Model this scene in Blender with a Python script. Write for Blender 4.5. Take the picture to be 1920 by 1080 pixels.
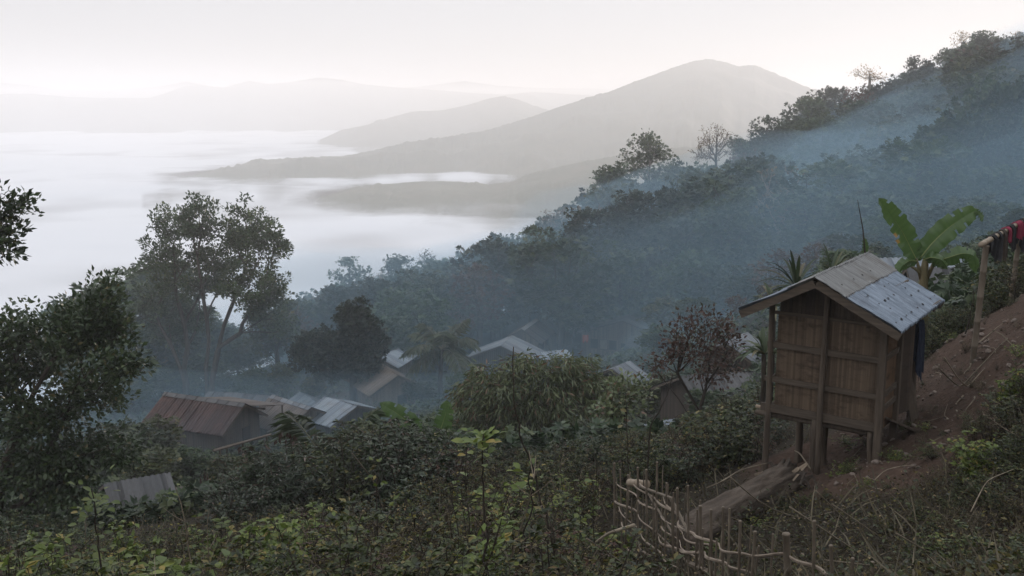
import bpy, math, random
import numpy as np
from mathutils import Vector, Matrix

for o in list(bpy.data.objects):
    bpy.data.objects.remove(o, do_unlink=True)
SC = bpy.context.scene
COL = SC.collection

# ------------------------------------------------------------------ camera
FP = 1867.0                       # focal length in pixels of a 1920 px wide frame (35 mm)
PITCH = math.atan(340 / FP)
cam_d = bpy.data.cameras.new('camera')
cam_d.sensor_width = 36.0
cam_d.lens = 36.0 * FP / 1920
cam_d.clip_start = 0.05
cam_d.clip_end = 30000
cam = bpy.data.objects.new('camera', cam_d)
COL.objects.link(cam)
cam.rotation_euler = (math.pi / 2 - PITCH, 0, 0)
SC.camera = cam

# ------------------------------------------------------------------ world, sun, exposure
SUN_EL = math.radians(7.2)
SUN_AZ = math.radians(36.0)       # to the right of the view direction (+Y)
world = bpy.data.worlds.new('World')
SC.world = world
world.use_nodes = True
wn = world.node_tree.nodes
wl = world.node_tree.links
bg = wn['Background']
sky = wn.new('ShaderNodeTexSky')
sky.sky_type = 'NISHITA'
sky.sun_disc = False
sky.sun_elevation = SUN_EL
sky.sun_rotation = SUN_AZ
sky.altitude = 900
sky.air_density = 1.0
sky.dust_density = 0.7
sky.ozone_density = 1.6
hsv = wn.new('ShaderNodeHueSaturation')
hsv.inputs['Saturation'].default_value = 0.5
wl.new(sky.outputs['Color'], hsv.inputs['Color'])
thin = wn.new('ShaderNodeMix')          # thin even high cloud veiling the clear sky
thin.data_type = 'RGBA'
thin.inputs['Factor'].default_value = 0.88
geo = wn.new('ShaderNodeTexCoord')       # veil made brighter and bluer overhead, out of view, to lift the shaded ground
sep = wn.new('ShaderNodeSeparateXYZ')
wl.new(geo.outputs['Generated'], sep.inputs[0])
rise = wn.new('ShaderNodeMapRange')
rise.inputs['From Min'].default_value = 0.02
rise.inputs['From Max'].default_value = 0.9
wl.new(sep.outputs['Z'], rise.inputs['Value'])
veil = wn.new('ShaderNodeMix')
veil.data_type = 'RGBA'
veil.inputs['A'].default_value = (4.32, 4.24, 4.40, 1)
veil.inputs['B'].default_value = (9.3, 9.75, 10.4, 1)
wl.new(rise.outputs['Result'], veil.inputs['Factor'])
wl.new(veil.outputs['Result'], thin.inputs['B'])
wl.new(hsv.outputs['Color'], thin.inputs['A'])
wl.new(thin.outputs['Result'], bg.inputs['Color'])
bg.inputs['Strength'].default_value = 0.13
sun_d = bpy.data.lights.new('sun', 'SUN')
sun_d.energy = 3.3
sun_d.angle = math.radians(0.5)
sun_d.color = (1.0, 0.85, 0.74)
sun = bpy.data.objects.new('sun', sun_d)
COL.objects.link(sun)
sdir = Vector((math.sin(SUN_AZ) * math.cos(SUN_EL), math.cos(SUN_AZ) * math.cos(SUN_EL), math.sin(SUN_EL)))
sun.rotation_euler = (-sdir).to_track_quat('-Z', 'Y').to_euler()
sun.location = (60, 40, 60)
SC.view_settings.view_transform = 'Standard'
SC.view_settings.look = 'None'
SC.view_settings.gamma = 1.0
SC.view_settings.use_curve_mapping = False
SC.view_settings.exposure = 0.24
cy = SC.cycles
cy.max_bounces = 8
cy.diffuse_bounces = 2
cy.glossy_bounces = 2
cy.transmission_bounces = 2
cy.volume_bounces = 3
cy.transparent_max_bounces = 12
cy.caustics_reflective = False
cy.caustics_refractive = False
cy.sample_clamp_indirect = 4.0
cy.use_denoising = True
try:
    cy.denoiser = 'OPENIMAGEDENOISE'
except Exception:
    pass

# ------------------------------------------------------------------ helpers: pixels of the photo <-> the place
CP, SP = math.cos(PITCH), math.sin(PITCH)


def px(u, v, Y):
    a, b = (u - 960) / FP, (540 - v) / FP
    dy, dz = CP + b * SP, -SP + b * CP
    s = Y / dy
    return Vector((a * s, Y, dz * s))


def vz(v, Y):
    return px(960, v, Y).z


def uv(p):
    d = p[1] * CP - p[2] * SP
    return 960 + FP * p[0] / d, 540 - FP * (p[1] * SP + p[2] * CP) / d


# value noise
def _hash(ix, iy, seed):
    n = (ix.astype(np.int64) * 374761393 + iy.astype(np.int64) * 668265263 + seed * 974634777) & 0x7fffffff
    n = ((n ^ (n >> 13)) * 1274126177) & 0x7fffffff
    n = n ^ (n >> 16)
    return (n & 0xffff) / 65535.0


def vnoise(x, y, seed=0):
    x = np.asarray(x, float)
    y = np.asarray(y, float)
    ix, iy = np.floor(x), np.floor(y)
    fx, fy = x - ix, y - iy
    fx = fx * fx * (3 - 2 * fx)
    fy = fy * fy * (3 - 2 * fy)
    a, b = _hash(ix, iy, seed), _hash(ix + 1, iy, seed)
    c, d = _hash(ix, iy + 1, seed), _hash(ix + 1, iy + 1, seed)
    return (a * (1 - fx) + b * fx) * (1 - fy) + (c * (1 - fx) + d * fx) * fy - 0.5


def fbm(x, y, seed=0, octaves=4):
    s, a = 0, 1.0
    for k in range(octaves):
        s = s + a * vnoise(np.asarray(x) * 2 ** k, np.asarray(y) * 2 ** k, seed + k)
        a *= 0.5
    return s


def sstep(a, b, x):
    t = np.clip((np.asarray(x, float) - a) / (b - a), 0, 1)
    return t * t * (3 - 2 * t)


# ------------------------------------------------------------------ helpers: objects
def tag(o, label=None, cat=None, group=None, kind=None):
    if label:
        o['label'] = label
    if cat:
        o['category'] = cat
    if group:
        o['group'] = group
    if kind:
        o['kind'] = kind
    return o


def empty(name, loc=(0, 0, 0), rz=0.0):
    o = bpy.data.objects.new(name, None)
    o.empty_display_size = 0.3
    COL.objects.link(o)
    o.location = loc
    o.rotation_euler = (0, 0, rz)
    return o


def copy_tree(o, parent=None):
    c = o.copy()
    COL.objects.link(c)
    if parent is not None:
        c.parent = parent
    for ch in list(o.children):
        copy_tree(ch, c)
    return c


class MB:
    """collects pieces and links them as ONE mesh object"""

    def __init__(self):
        self.V, self.F, self.M, self.T, self.n = [], [], [], [], 0

    def add(self, V, F, m=0, tint=0.5):
        V = np.asarray(V, float).reshape(-1, 3)
        n = self.n
        self.V.append(V)
        self.F.extend([tuple(i + n for i in f) for f in F])
        self.M.extend([m] * len(F))
        self.T.append(np.full(len(V), tint) if np.isscalar(tint) else np.asarray(tint))
        self.n += len(V)

    def box(self, c, size, R=None, m=0, bev=0.0):
        x, y, z = [s / 2 for s in size]
        V = np.array([[sx * x, sy * y, sz * z] for sz in (-1, 1) for sy in (-1, 1) for sx in (-1, 1)])
        if R is not None:
            V = V @ np.array(R).T
        self.add(V + np.array(c), [(0, 2, 3, 1), (4, 5, 7, 6), (0, 1, 5, 4), (2, 6, 7, 3), (0, 4, 6, 2), (1, 3, 7, 5)], m)

    def bar(self, a, b, w, h, m=0, up=(0, 0, 1)):
        """box beam between two points, w wide across, h high"""
        a, b = Vector(a), Vector(b)
        y = (b - a)
        L = y.length
        y = y.normalized()
        x = y.cross(Vector(up))
        if x.length < 1e-4:
            x = y.cross(Vector((0, 1, 0)))
        x.normalize()
        z = x.cross(y)
        R = np.array([x, y, z]).T
        self.box((a + b) / 2, (w, L, h), R, m)

    def tube(self, P, r, sides=6, m=0, cap=True, tint=0.5):
        P = np.asarray([tuple(p) for p in P], float)
        n = len(P)
        r = np.broadcast_to(np.asarray(r, float), (n,))
        T = np.gradient(P, axis=0)
        T /= np.linalg.norm(T, axis=1)[:, None] + 1e-9
        ref = np.array([0.31, 0.17, 0.93]) if abs(T[0][2]) < 0.8 else np.array([0.95, 0.2, 0.1])
        V = []
        X = np.cross(ref, T[0])
        for k in range(n):
            X = X - T[k] * (X @ T[k])
            X /= np.linalg.norm(X) + 1e-9
            Yv = np.cross(T[k], X)
            a = np.arange(sides) * 2 * math.pi / sides
            V.append(P[k] + r[k] * (np.cos(a)[:, None] * X + np.sin(a)[:, None] * Yv))
        V = np.concatenate(V)
        F = []
        for k in range(n - 1):
            for s in range(sides):
                t = (s + 1) % sides
                F.append((k * sides + s, k * sides + t, (k + 1) * sides + t, (k + 1) * sides + s))
        if cap:
            F.append(tuple(range(sides))[::-1])
            F.append(tuple((n - 1) * sides + s for s in range(sides)))
        self.add(V, F, m, tint)

    def build(self, name, mats, parent=None, smooth=False, loc=None):
        if not isinstance(mats, (list, tuple)):
            mats = [mats]
        me = bpy.data.meshes.new(name)
        V = np.concatenate(self.V)
        me.from_pydata(V.tolist(), [], self.F)
        for m in mats:
            me.materials.append(m)
        if len(mats) > 1:
            me.polygons.foreach_set('material_index', self.M)
        at = me.attributes.new('tint', 'FLOAT', 'POINT')
        at.data.foreach_set('value', np.concatenate(self.T).astype(np.float32))
        if smooth:
            me.polygons.foreach_set('use_smooth', [True] * len(me.polygons))
        me.update()
        o = bpy.data.objects.new(name, me)
        COL.objects.link(o)
        if parent is not None:
            o.parent = parent
        if loc is not None:
            o.location = loc
        return o


def np_mesh(name, V, F, mat, parent=None, attrs=None, smooth=False):
    """V (n,3), F (m,k) arrays -> one mesh object, quickly"""
    V = np.asarray(V, np.float32)
    F = np.asarray(F, np.int32)
    me = bpy.data.meshes.new(name)
    me.vertices.add(len(V))
    me.vertices.foreach_set('co', V.ravel())
    k = F.shape[1]
    me.loops.add(F.size)
    me.loops.foreach_set('vertex_index', F.ravel())
    me.polygons.add(len(F))
    me.polygons.foreach_set('loop_start', np.arange(0, F.size, k, dtype=np.int32))
    for kk, a in (attrs or {}).items():
        at = me.attributes.new(kk, 'FLOAT', 'POINT')
        at.data.foreach_set('value', np.asarray(a, np.float32))
    if smooth:
        me.polygons.foreach_set('use_smooth', np.ones(len(F), bool))
    me.materials.append(mat)
    me.update(calc_edges=True)
    me.validate()
    o = bpy.data.objects.new(name, me)
    COL.objects.link(o)
    if parent is not None:
        o.parent = parent
    return o


def grid_faces(nu, nv):
    i, j = np.meshgrid(np.arange(nu - 1), np.arange(nv - 1), indexing='ij')
    a = (i * nv + j).ravel()
    return np.stack([a, a + nv, a + nv + 1, a + 1], 1)


# ------------------------------------------------------------------ materials
def mat_new(name):
    m = bpy.data.materials.new(name)
    m.use_nodes = True
    nt = m.node_tree
    for n in list(nt.nodes):
        nt.nodes.remove(n)
    out = nt.nodes.new('ShaderNodeOutputMaterial')
    return m, nt, out


def ramp(nt, stops):
    r = nt.nodes.new('ShaderNodeValToRGB')
    e = r.color_ramp.elements
    while len(e) < len(stops):
        e.new(0.5)
    for k, (p, c) in enumerate(stops):
        e[k].position = p
        e[k].color = (*c, 1)
    return r


def noise_node(nt, vec, scale, detail=4, rough=0.6):
    n = nt.nodes.new('ShaderNodeTexNoise')
    n.inputs['Scale'].default_value = scale
    n.inputs['Detail'].default_value = detail
    n.inputs['Roughness'].default_value = rough
    if vec is not None:
        nt.links.new(vec, n.inputs['Vector'])
    return n


def mapping(nt, scale, out='Object'):
    tc = nt.nodes.new('ShaderNodeTexCoord')
    mp = nt.nodes.new('ShaderNodeMapping')
    mp.inputs['Scale'].default_value = scale
    nt.links.new(tc.outputs[out], mp.inputs['Vector'])
    return mp.outputs['Vector']


def mat_leaf(name, stops, transl=0.3, rough=0.45, spec=0.35, vary=0.25):
    """leaf colour picked per leaf from the ramp by its 'tint', and a little by plant"""
    m, nt, out = mat_new(name)
    at = nt.nodes.new('ShaderNodeAttribute')
    at.attribute_name = 'tint'
    r = ramp(nt, stops)
    nt.links.new(at.outputs['Fac'], r.inputs['Fac'])
    oi = nt.nodes.new('ShaderNodeObjectInfo')
    mr = nt.nodes.new('ShaderNodeMapRange')
    mr.inputs['To Min'].default_value = 1 - vary
    mr.inputs['To Max'].default_value = 1 + vary
    nt.links.new(oi.outputs['Random'], mr.inputs['Value'])
    h = nt.nodes.new('ShaderNodeHueSaturation')
    nt.links.new(r.outputs['Color'], h.inputs['Color'])
    nt.links.new(mr.outputs['Result'], h.inputs['Value'])
    p = nt.nodes.new('ShaderNodeBsdfPrincipled')
    p.inputs['Roughness'].default_value = rough
    p.inputs['Specular IOR Level'].default_value = spec
    nt.links.new(h.outputs['Color'], p.inputs['Base Color'])
    t = nt.nodes.new('ShaderNodeBsdfTranslucent')
    nt.links.new(h.outputs['Color'], t.inputs['Color'])
    mx = nt.nodes.new('ShaderNodeMixShader')
    mx.inputs['Fac'].default_value = transl
    nt.links.new(p.outputs[0], mx.inputs[1])
    nt.links.new(t.outputs[0], mx.inputs[2])
    nt.links.new(mx.outputs[0], out.inputs['Surface'])
    return m


def mat_rough(name, c1, c2, scale=(1, 1, 1), nscale=3.0, rough=0.85, bump=0.3, c3=None, metal=0.0, spec=0.3, bdist=0.02, per_obj=0.0):
    """two or three tones through stretched noise"""
    m, nt, out = mat_new(name)
    vec = mapping(nt, scale)
    n = noise_node(nt, vec, nscale, 6, 0.65)
    st = [(0.3, c1), (0.7, c2)] if c3 is None else [(0.25, c1), (0.5, c2), (0.75, c3)]
    r = ramp(nt, st)
    nt.links.new(n.outputs['Fac'], r.inputs['Fac'])
    p = nt.nodes.new('ShaderNodeBsdfPrincipled')
    p.inputs['Roughness'].default_value = rough
    p.inputs['Metallic'].default_value = metal
    p.inputs['Specular IOR Level'].default_value = spec
    col = r.outputs['Color']
    if per_obj:
        oi = nt.nodes.new('ShaderNodeObjectInfo')
        mr = nt.nodes.new('ShaderNodeMapRange')
        mr.inputs['To Min'].default_value = 1 - per_obj
        mr.inputs['To Max'].default_value = 1 + per_obj
        nt.links.new(oi.outputs['Random'], mr.inputs['Value'])
        h = nt.nodes.new('ShaderNodeHueSaturation')
        nt.links.new(col, h.inputs['Color'])
        nt.links.new(mr.outputs['Result'], h.inputs['Value'])
        col = h.outputs['Color']
    nt.links.new(col, p.inputs['Base Color'])
    if bump:
        b = nt.nodes.new('ShaderNodeBump')
        b.inputs['Strength'].default_value = bump
        b.inputs['Distance'].default_value = bdist
        nt.links.new(n.outputs['Fac'], b.inputs['Height'])
        nt.links.new(b.outputs[0], p.inputs['Normal'])
    nt.links.new(p.outputs[0], out.inputs['Surface'])
    return m


def mat_strips(name, c1, c2, width, axis='X', stain=(0.02, 0.015, 0.01), stain_amt=0.5, rough=0.75, stain_scale=(2.2, 2.2, 7.0), metal=0.0):
    """boards or split bamboo strips side by side along an axis, each its own tone, with stains of their own"""
    m, nt, out = mat_new(name)
    tc = nt.nodes.new('ShaderNodeTexCoord')
    sx = nt.nodes.new('ShaderNodeSeparateXYZ')
    nt.links.new(tc.outputs['Object'], sx.inputs[0])

    def math_n(op, a, b=None):
        k = nt.nodes.new('ShaderNodeMath')
        k.operation = op
        for i, s in enumerate((a, b)):
            if s is None:
                continue
            if isinstance(s, (int, float)):
                k.inputs[i].default_value = s
            else:
                nt.links.new(s, k.inputs[i])
        return k.outputs[0]
    if axis == 'XY':
        co = math_n('ADD', sx.outputs['X'], math_n('MULTIPLY', sx.outputs['Y'], 0.93))
    else:
        co = sx.outputs[axis]
    s = math_n('DIVIDE', co, width)
    fl = math_n('FLOOR', s)
    fr = math_n('FRACT', s)
    wn_ = nt.nodes.new('ShaderNodeTexWhiteNoise')
    wn_.noise_dimensions = '1D'
    nt.links.new(fl, wn_.inputs['W'])
    vec = mapping(nt, stain_scale)
    n = noise_node(nt, vec, 1.0, 5, 0.7)
    fine = noise_node(nt, mapping(nt, (30, 30, 2.0)), 1.0, 3)
    r = ramp(nt, [(0.0, c1), (1.0, c2)])
    v = math_n('ADD', math_n('MULTIPLY', wn_.outputs['Value'], 0.7), math_n('MULTIPLY', fine.outputs['Fac'], 0.4))
    nt.links.new(v, r.inputs['Fac'])
    st = ramp(nt, [(0.5, (0, 0, 0)), (0.68, (1, 1, 1))])
    nt.links.new(n.outputs['Fac'], st.inputs['Fac'])
    mx = nt.nodes.new('ShaderNodeMix')
    mx.data_type = 'RGBA'
    nt.links.new(math_n('MULTIPLY', st.outputs['Color'], stain_amt), mx.inputs['Factor'])
    nt.links.new(r.outputs['Color'], mx.inputs['A'])
    mx.inputs['B'].default_value = (*stain, 1)
    p = nt.nodes.new('ShaderNodeBsdfPrincipled')
    p.inputs['Roughness'].default_value = rough
    p.inputs['Metallic'].default_value = metal
    p.inputs['Specular IOR Level'].default_value = 0.25
    nt.links.new(mx.outputs['Result'], p.inputs['Base Color'])
    # gaps between strips
    e = math_n('ABSOLUTE', math_n('SUBTRACT', fr, 0.5))
    hgt = ramp(nt, [(0.38, (1, 1, 1)), (0.5, (0, 0, 0))])
    nt.links.new(e, hgt.inputs['Fac'])
    b = nt.nodes.new('ShaderNodeBump')
    b.inputs['Strength'].default_value = 0.7
    b.inputs['Distance'].default_value = width * 0.25
    nt.links.new(hgt.outputs['Color'], b.inputs['Height'])
    nt.links.new(b.outputs[0], p.inputs['Normal'])
    nt.links.new(p.outputs[0], out.inputs['Surface'])
    return m


M = {}
G = lambda *c: c
M['forest'] = mat_leaf('forest_leaf', [(0.0, (0.016, 0.032, 0.014)), (0.6, (0.035, 0.062, 0.025)), (1.0, (0.085, 0.105, 0.04))], 0.25, vary=0.6)
M['dense'] = mat_leaf('dense_leaf', [(0.0, (0.014, 0.030, 0.012)), (0.7, (0.03, 0.055, 0.02)), (1.0, (0.06, 0.085, 0.03))], 0.2, vary=0.6)
M['russet'] = mat_leaf('russet_leaf', [(0.0, (0.06, 0.03, 0.022)), (0.5, (0.10, 0.05, 0.035)), (1.0, (0.06, 0.065, 0.03))], 0.3)
M['bare'] = mat_leaf('dry_leaf', [(0.0, (0.12, 0.085, 0.05)), (1.0, (0.20, 0.15, 0.09))], 0.3)
M['gold'] = mat_leaf('sunlit_gold_leaf', [(0.0, (0.22, 0.14, 0.05)), (1.0, (0.34, 0.24, 0.10))], 0.5)  # low sun's gold on the skyline trees put into the leaf colour
M['near'] = mat_leaf('glossy_leaf', [(0.0, (0.018, 0.034, 0.012)), (0.55, (0.04, 0.066, 0.022)), (0.85, (0.065, 0.09, 0.03)), (1.0, (0.12, 0.10, 0.035))], 0.22, 0.38, 0.5)
M['mango'] = mat_leaf('mango_leaf', [(0.0, (0.05, 0.075, 0.028)), (0.55, (0.11, 0.135, 0.055)), (0.9, (0.16, 0.165, 0.075)), (1.0, (0.16, 0.09, 0.05))], 0.2, 0.35, 0.5)
M['shrub'] = mat_leaf('shrub_leaf', [(0.0, (0.013, 0.021, 0.007)), (0.6, (0.050, 0.064, 0.017)), (0.9, (0.085, 0.10, 0.03)), (1.0, (0.16, 0.13, 0.04))], 0.3, 0.45, 0.4)
M['bright'] = mat_leaf('bright_leaf', [(0.0, (0.06, 0.09, 0.018)), (0.6, (0.115, 0.155, 0.03)), (0.9, (0.17, 0.19, 0.04)), (1.0, (0.26, 0.20, 0.05))], 0.35, 0.45, 0.4)
M['weed'] = mat_leaf('weed_leaf', [(0.0, (0.014, 0.011, 0.006)), (0.4, (0.046, 0.033, 0.015)), (0.72, (0.054, 0.048, 0.014)), (0.92, (0.12, 0.10, 0.025)), (1.0, (0.22, 0.16, 0.08))], 0.3, 0.6, 0.25)
M['litter'] = mat_leaf('litter_leaf', [(0.0, (0.014, 0.010, 0.007)), (0.6, (0.042, 0.029, 0.019)), (0.9, (0.035, 0.036, 0.014)), (1.0, (0.20, 0.16, 0.12))], 0.15, 0.7, 0.2)
M['straw'] = mat_leaf('straw', [(0.0, (0.05, 0.042, 0.024)), (1.0, (0.17, 0.14, 0.09))], 0.2, 0.6, 0.3)
M['palm'] = mat_leaf('palm_leaf', [(0.0, (0.03, 0.05, 0.02)), (0.7, (0.06, 0.085, 0.035)), (1.0, (0.14, 0.12, 0.06))], 0.25, 0.4, 0.45)
M['bark'] = mat_rough('bark', (0.03, 0.022, 0.016), (0.075, 0.06, 0.048), (1, 1, 0.25), 6.0, 0.9, 0.4)
M['palebark'] = mat_rough('pale_bark', (0.16, 0.14, 0.12), (0.30, 0.27, 0.24), (1, 1, 0.25), 3.0, 0.9, 0.2)
M['stem'] = mat_rough('stem', (0.016, 0.012, 0.008), (0.042, 0.031, 0.021), (1, 1, 0.3), 12.0, 0.85, 0.0)
M['deadstem'] = mat_rough('dry_stem', (0.09, 0.07, 0.05), (0.22, 0.18, 0.13), (1, 1, 0.3), 9.0, 0.8, 0.0, per_obj=0.4)

M['withered'] = mat_leaf('withered_leaf', [(0.0, (0.03, 0.016, 0.012)), (1.0, (0.07, 0.04, 0.028))], 0.2)

M['palm_pale'] = mat_leaf('pale_palm_leaf', [(0.0, (0.07, 0.09, 0.045)), (0.7, (0.12, 0.135, 0.075)), (1.0, (0.20, 0.17, 0.11))], 0.3, 0.4, 0.45)
# ------------------------------------------------------------------ the ground: one sheet through surveyed points
GROUND_Z = -76.0
FOG_Z = -62.0
CTRL = [  # (u, v, distance) of ground seen in the photo
    (960, 1130, 8), (1650, 1150, 7.5), (1400, 1165, 8.8), (1290, 1120, 10.2), (1160, 1055, 13.2), (1920, 1080, 8.5), (1900, 900, 11.0), (1900, 800, 12.8),
    (1900, 650, 15.0), (1848, 652, 16), (1900, 560, 17.6), (1914, 540, 19.5), (1750, 720, 16.2), (1760, 800, 14.4), (1700, 900, 12.6),
    (1543, 893, 14.75), (1438, 864, 15.35), (1650, 853, 14.3), (1712, 790, 15.7), (1600, 810, 16.3), (1500, 832, 17.0),
    (1300, 990, 11.8), (1470, 905, 14.4), (1600, 960, 12.2), (1450, 1000, 11.3),
    (1160, 930, 17), (960, 960, 16), (700, 985, 18), (900, 880, 26), (1150, 850, 26), (1300, 850, 22), (1420, 820, 19.5),
    (400, 1130, 10), (0, 1130, 12), (60, 1030, 22), (-200, 1000, 24), (300, 1000, 30), (600, 930, 26), (700, 860, 36), (550, 900, 42),
    (300, 1010, 42), (200, 1030, 38), (0, 960, 42), (430, 985, 42), (480, 845, 66), (640, 815, 70), (662, 752, 82), (385, 744, 88), (300, 745, 96),
    (820, 735, 86), (1000, 668, 104), (1150, 680, 105), (900, 720, 90), (1050, 760, 66), (900, 800, 46), (1165, 760, 68), (1230, 830, 50), (1380, 670, 62), (1400, 800, 42), (1500, 760, 38), (1300, 862, 30), (1400, 838, 27), (1200, 885, 33), (1300, 836, 40), (1460, 810, 28), (1120, 880, 40), (1250, 800, 58),
    (1790, 570, 37), (1680, 600, 34), (1650, 530, 52), (1560, 505, 76), (1400, 500, 120), (150, 760, 92), (0, 790, 90), (560, 690, 110), (720, 640, 120),
]
XYZ = [  # points out of sight, some raised for shade, and the slope the forest hides
    (0, 0, -1.7), (0, -6, -1.0), (-15, 0, -5.5), (12, 0, 2.5), (6, 4, -1.4), (-30, 10, -13), (25, 20, 6.0), (40, 10, 16), (16, 32, -5.2), (30, 40, -2), (45, 50, 8), (60, 30, 30),
    (30, 60, -10.5), (45, 90, -15), (45, 110, -17), (60, 120, -15), (75, 150, -9.5), (48, 165, -22), (27, 150, -25), (12, 150, -27), (50, 192, -19), (60, 202, -14), (75, 210, -7.5),
    (86, 214, -4.5), (112, 222, 3), (133, 208, 26), (160, 225, 36), (200, 205, 54), (165, 130, 48), (105, 75, 36), (80, 90, 8), (100, 130, 14), (115, 170, 19), (70, 60, 18),
    (-8, 135, -30), (5, 128, -28), (-30, 125, -33), (-25, 150, -42), (0, 165, -40), (20, 175, -34), (0, 200, -56), (40, 230, -34), (40, 270, -60), (62, 236, -13), (92, 262, -3), (122, 256, 7), (90, 320, -50), (150, 285, 14), (150, 360, -60), (230, 320, 20),
    (-60, 115, -38), (-60, 150, -58), (-60, 210, -74), (0, 260, -74), (-110, 80, -42), (-150, 110, -72), (-230, 60, -76), (-90, 20, -34), (-160, 0, -70), (-60, 40, -27), (-60, 70, -28), (0, -60, 8), (-60, -60, -16), (60, -60, 30),
    (250, 60, 60), (120, 0, 40), (320, 180, 40), (380, 300, -40), (-240, -60, -76), (-220, 160, -76), (0, 330, -76), (60, 380, -76), (250, 420, -70),
]
_pts = np.array([tuple(px(*c)) for c in CTRL] + XYZ)


def _phi(r):
    return np.sqrt(r * r + 2.2)


_D = np.hypot(_pts[:, None, 0] - _pts[None, :, 0], _pts[:, None, 1] - _pts[None, :, 1])
_A = _phi(_D) - np.eye(len(_pts)) * 0.25
_n = len(_pts)
_B = np.block([[_A, np.ones((_n, 1)), _pts[:, :2]], [np.ones((1, _n)), np.zeros((1, 3))], [_pts[:, :2].T, np.zeros((2, 3))]])
_w = np.linalg.solve(_B, np.concatenate([_pts[:, 2], np.zeros(3)]))


def H(x, y):
    x = np.atleast_1d(np.asarray(x, float))
    y = np.atleast_1d(np.asarray(y, float))
    sh = x.shape
    x, y = x.ravel(), y.ravel()
    z = np.empty_like(x)
    for s in range(0, len(x), 20000):
        e = slice(s, s + 20000)
        r = np.hypot(x[e, None] - _pts[None, :, 0], y[e, None] - _pts[None, :, 1])
        z[e] = _phi(r) @ _w[:_n] + _w[_n] + _w[_n + 1] * x[e] + _w[_n + 2] * y[e]
    d = np.hypot(x - 40, y - 120)
    near = np.clip(np.hypot(x, y) / 60, 0, 1)
    z = z + fbm(x / 3.1, y / 3.1, 3, 3) * 0.22 * (1 - near) + fbm(x / 1.1, y / 1.1, 13, 2) * 0.07 * (1 - near) + fbm(x / 14, y / 14, 5) * 1.1 * near
    k = sstep(250, 400, d)
    z = np.maximum(z, GROUND_Z + 1) * (1 - k) + (GROUND_Z + 1) * k
    return z.reshape(sh)


t = np.linspace(-1, 1, 471)
ax = np.sinh(t * 7.6) / np.sinh(7.6) * 5900
gx = ax + 4.0 * (1 - np.abs(t))
gy = ax + 14.0 * (1 - np.abs(t)) ** 1.0
gy = np.concatenate([gy[gy > -160], [-260]])
gy.sort()
XX, YY = np.meshgrid(gx, gy, indexing='ij')
ZZ = H(XX, YY)


def h1(x, y):
    i = min(max(int(np.searchsorted(gx, x)) - 1, 0), len(gx) - 2)
    j = min(max(int(np.searchsorted(gy, y)) - 1, 0), len(gy) - 2)
    a = min(max((x - gx[i]) / (gx[i + 1] - gx[i]), 0), 1)
    b = min(max((y - gy[j]) / (gy[j + 1] - gy[j]), 0), 1)
    return float((ZZ[i, j] * (1 - a) + ZZ[i + 1, j] * a) * (1 - b) + (ZZ[i, j + 1] * (1 - a) + ZZ[i + 1, j + 1] * a) * b)


def gpos(u, Y):
    """the ground point in column u of the photo at distance Y"""
    x, z = 0.0, -10.0
    for _ in range(8):
        x = (u - 960) / FP * (Y * CP - z * SP)
        z = h1(x, Y)
    return Vector((x, Y, z))


# bare earth: the cut bank and path by the hut, the yard under the round tree
bare = np.zeros_like(XX)
for (u, Y, r) in [(1760, 15.5, 1.6), (1800, 16.5, 1.7), (1860, 16.2, 1.7), (1900, 17.2, 1.8), (1740, 14.2, 1.5), (1640, 15.4, 1.5), (1560, 15.4, 1.6), (1900, 14.6, 1.7), (1700, 13.4, 1.3), (1960, 15.5, 2.5), (1600, 13.9, 1.2)]:
    g = gpos(u, Y)
    bare = np.maximum(bare, np.exp(-((XX - g.x) ** 2 + (YY - g.y) ** 2) / r ** 2))
for (u, Y, r) in [(650, 84, 7), (720, 92, 6), (1100, 100, 6)]:
    g = gpos(u, Y)
    bare = np.maximum(bare, 0.8 * np.exp(-((XX - g.x) ** 2 + (YY - g.y) ** 2) / r ** 2))
bare = sstep(0.3, 0.7, bare + fbm(XX / 1.3, YY / 1.3, 21, 3) * 0.25)
ZZ = ZZ + bare * (np.hypot(XX, YY) < 40) * (fbm(XX / 0.75, YY / 0.75, 71, 4) * 0.24 + np.abs(fbm(XX / 0.26, YY / 0.26, 73, 2)) * 0.09)

m, nt, out = mat_new('hillside_earth')
vec = mapping(nt, (1, 1, 1))
n1 = noise_node(nt, vec, 1.6, 8, 0.7)
n2 = noise_node(nt, vec, 14.0, 5, 0.7)
soil = ramp(nt, [(0.25, (0.030, 0.020, 0.015)), (0.5, (0.068, 0.043, 0.031)), (0.8, (0.14, 0.096, 0.073))])
lit = ramp(nt, [(0.3, (0.012, 0.010, 0.006)), (0.55, (0.030, 0.023, 0.015)), (0.8, (0.024, 0.025, 0.011))])
mixn = nt.nodes.new('ShaderNodeMath')
mixn.operation = 'MULTIPLY_ADD'
nt.links.new(n2.outputs['Fac'], mixn.inputs[0])
mixn.inputs[1].default_value = 0.6
mx0 = nt.nodes.new('ShaderNodeMath')
mx0.operation = 'MULTIPLY'
nt.links.new(n1.outputs['Fac'], mx0.inputs[0])
mx0.inputs[1].default_value = 0.4
nt.links.new(mx0.outputs[0], mixn.inputs[2])
nt.links.new(mixn.outputs[0], soil.inputs['Fac'])
nt.links.new(mixn.outputs[0], lit.inputs['Fac'])
at = nt.nodes.new('ShaderNodeAttribute')
at.attribute_name = 'bare'
mx = nt.nodes.new('ShaderNodeMix')
mx.data_type = 'RGBA'
nt.links.new(at.outputs['Fac'], mx.inputs['Factor'])
nt.links.new(lit.outputs['Color'], mx.inputs['A'])
nt.links.new(soil.outputs['Color'], mx.inputs['B'])
p = nt.nodes.new('ShaderNodeBsdfPrincipled')
p.inputs['Roughness'].default_value = 0.95
p.inputs['Specular IOR Level'].default_value = 0.15
nt.links.new(mx.outputs['Result'], p.inputs['Base Color'])
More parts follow.
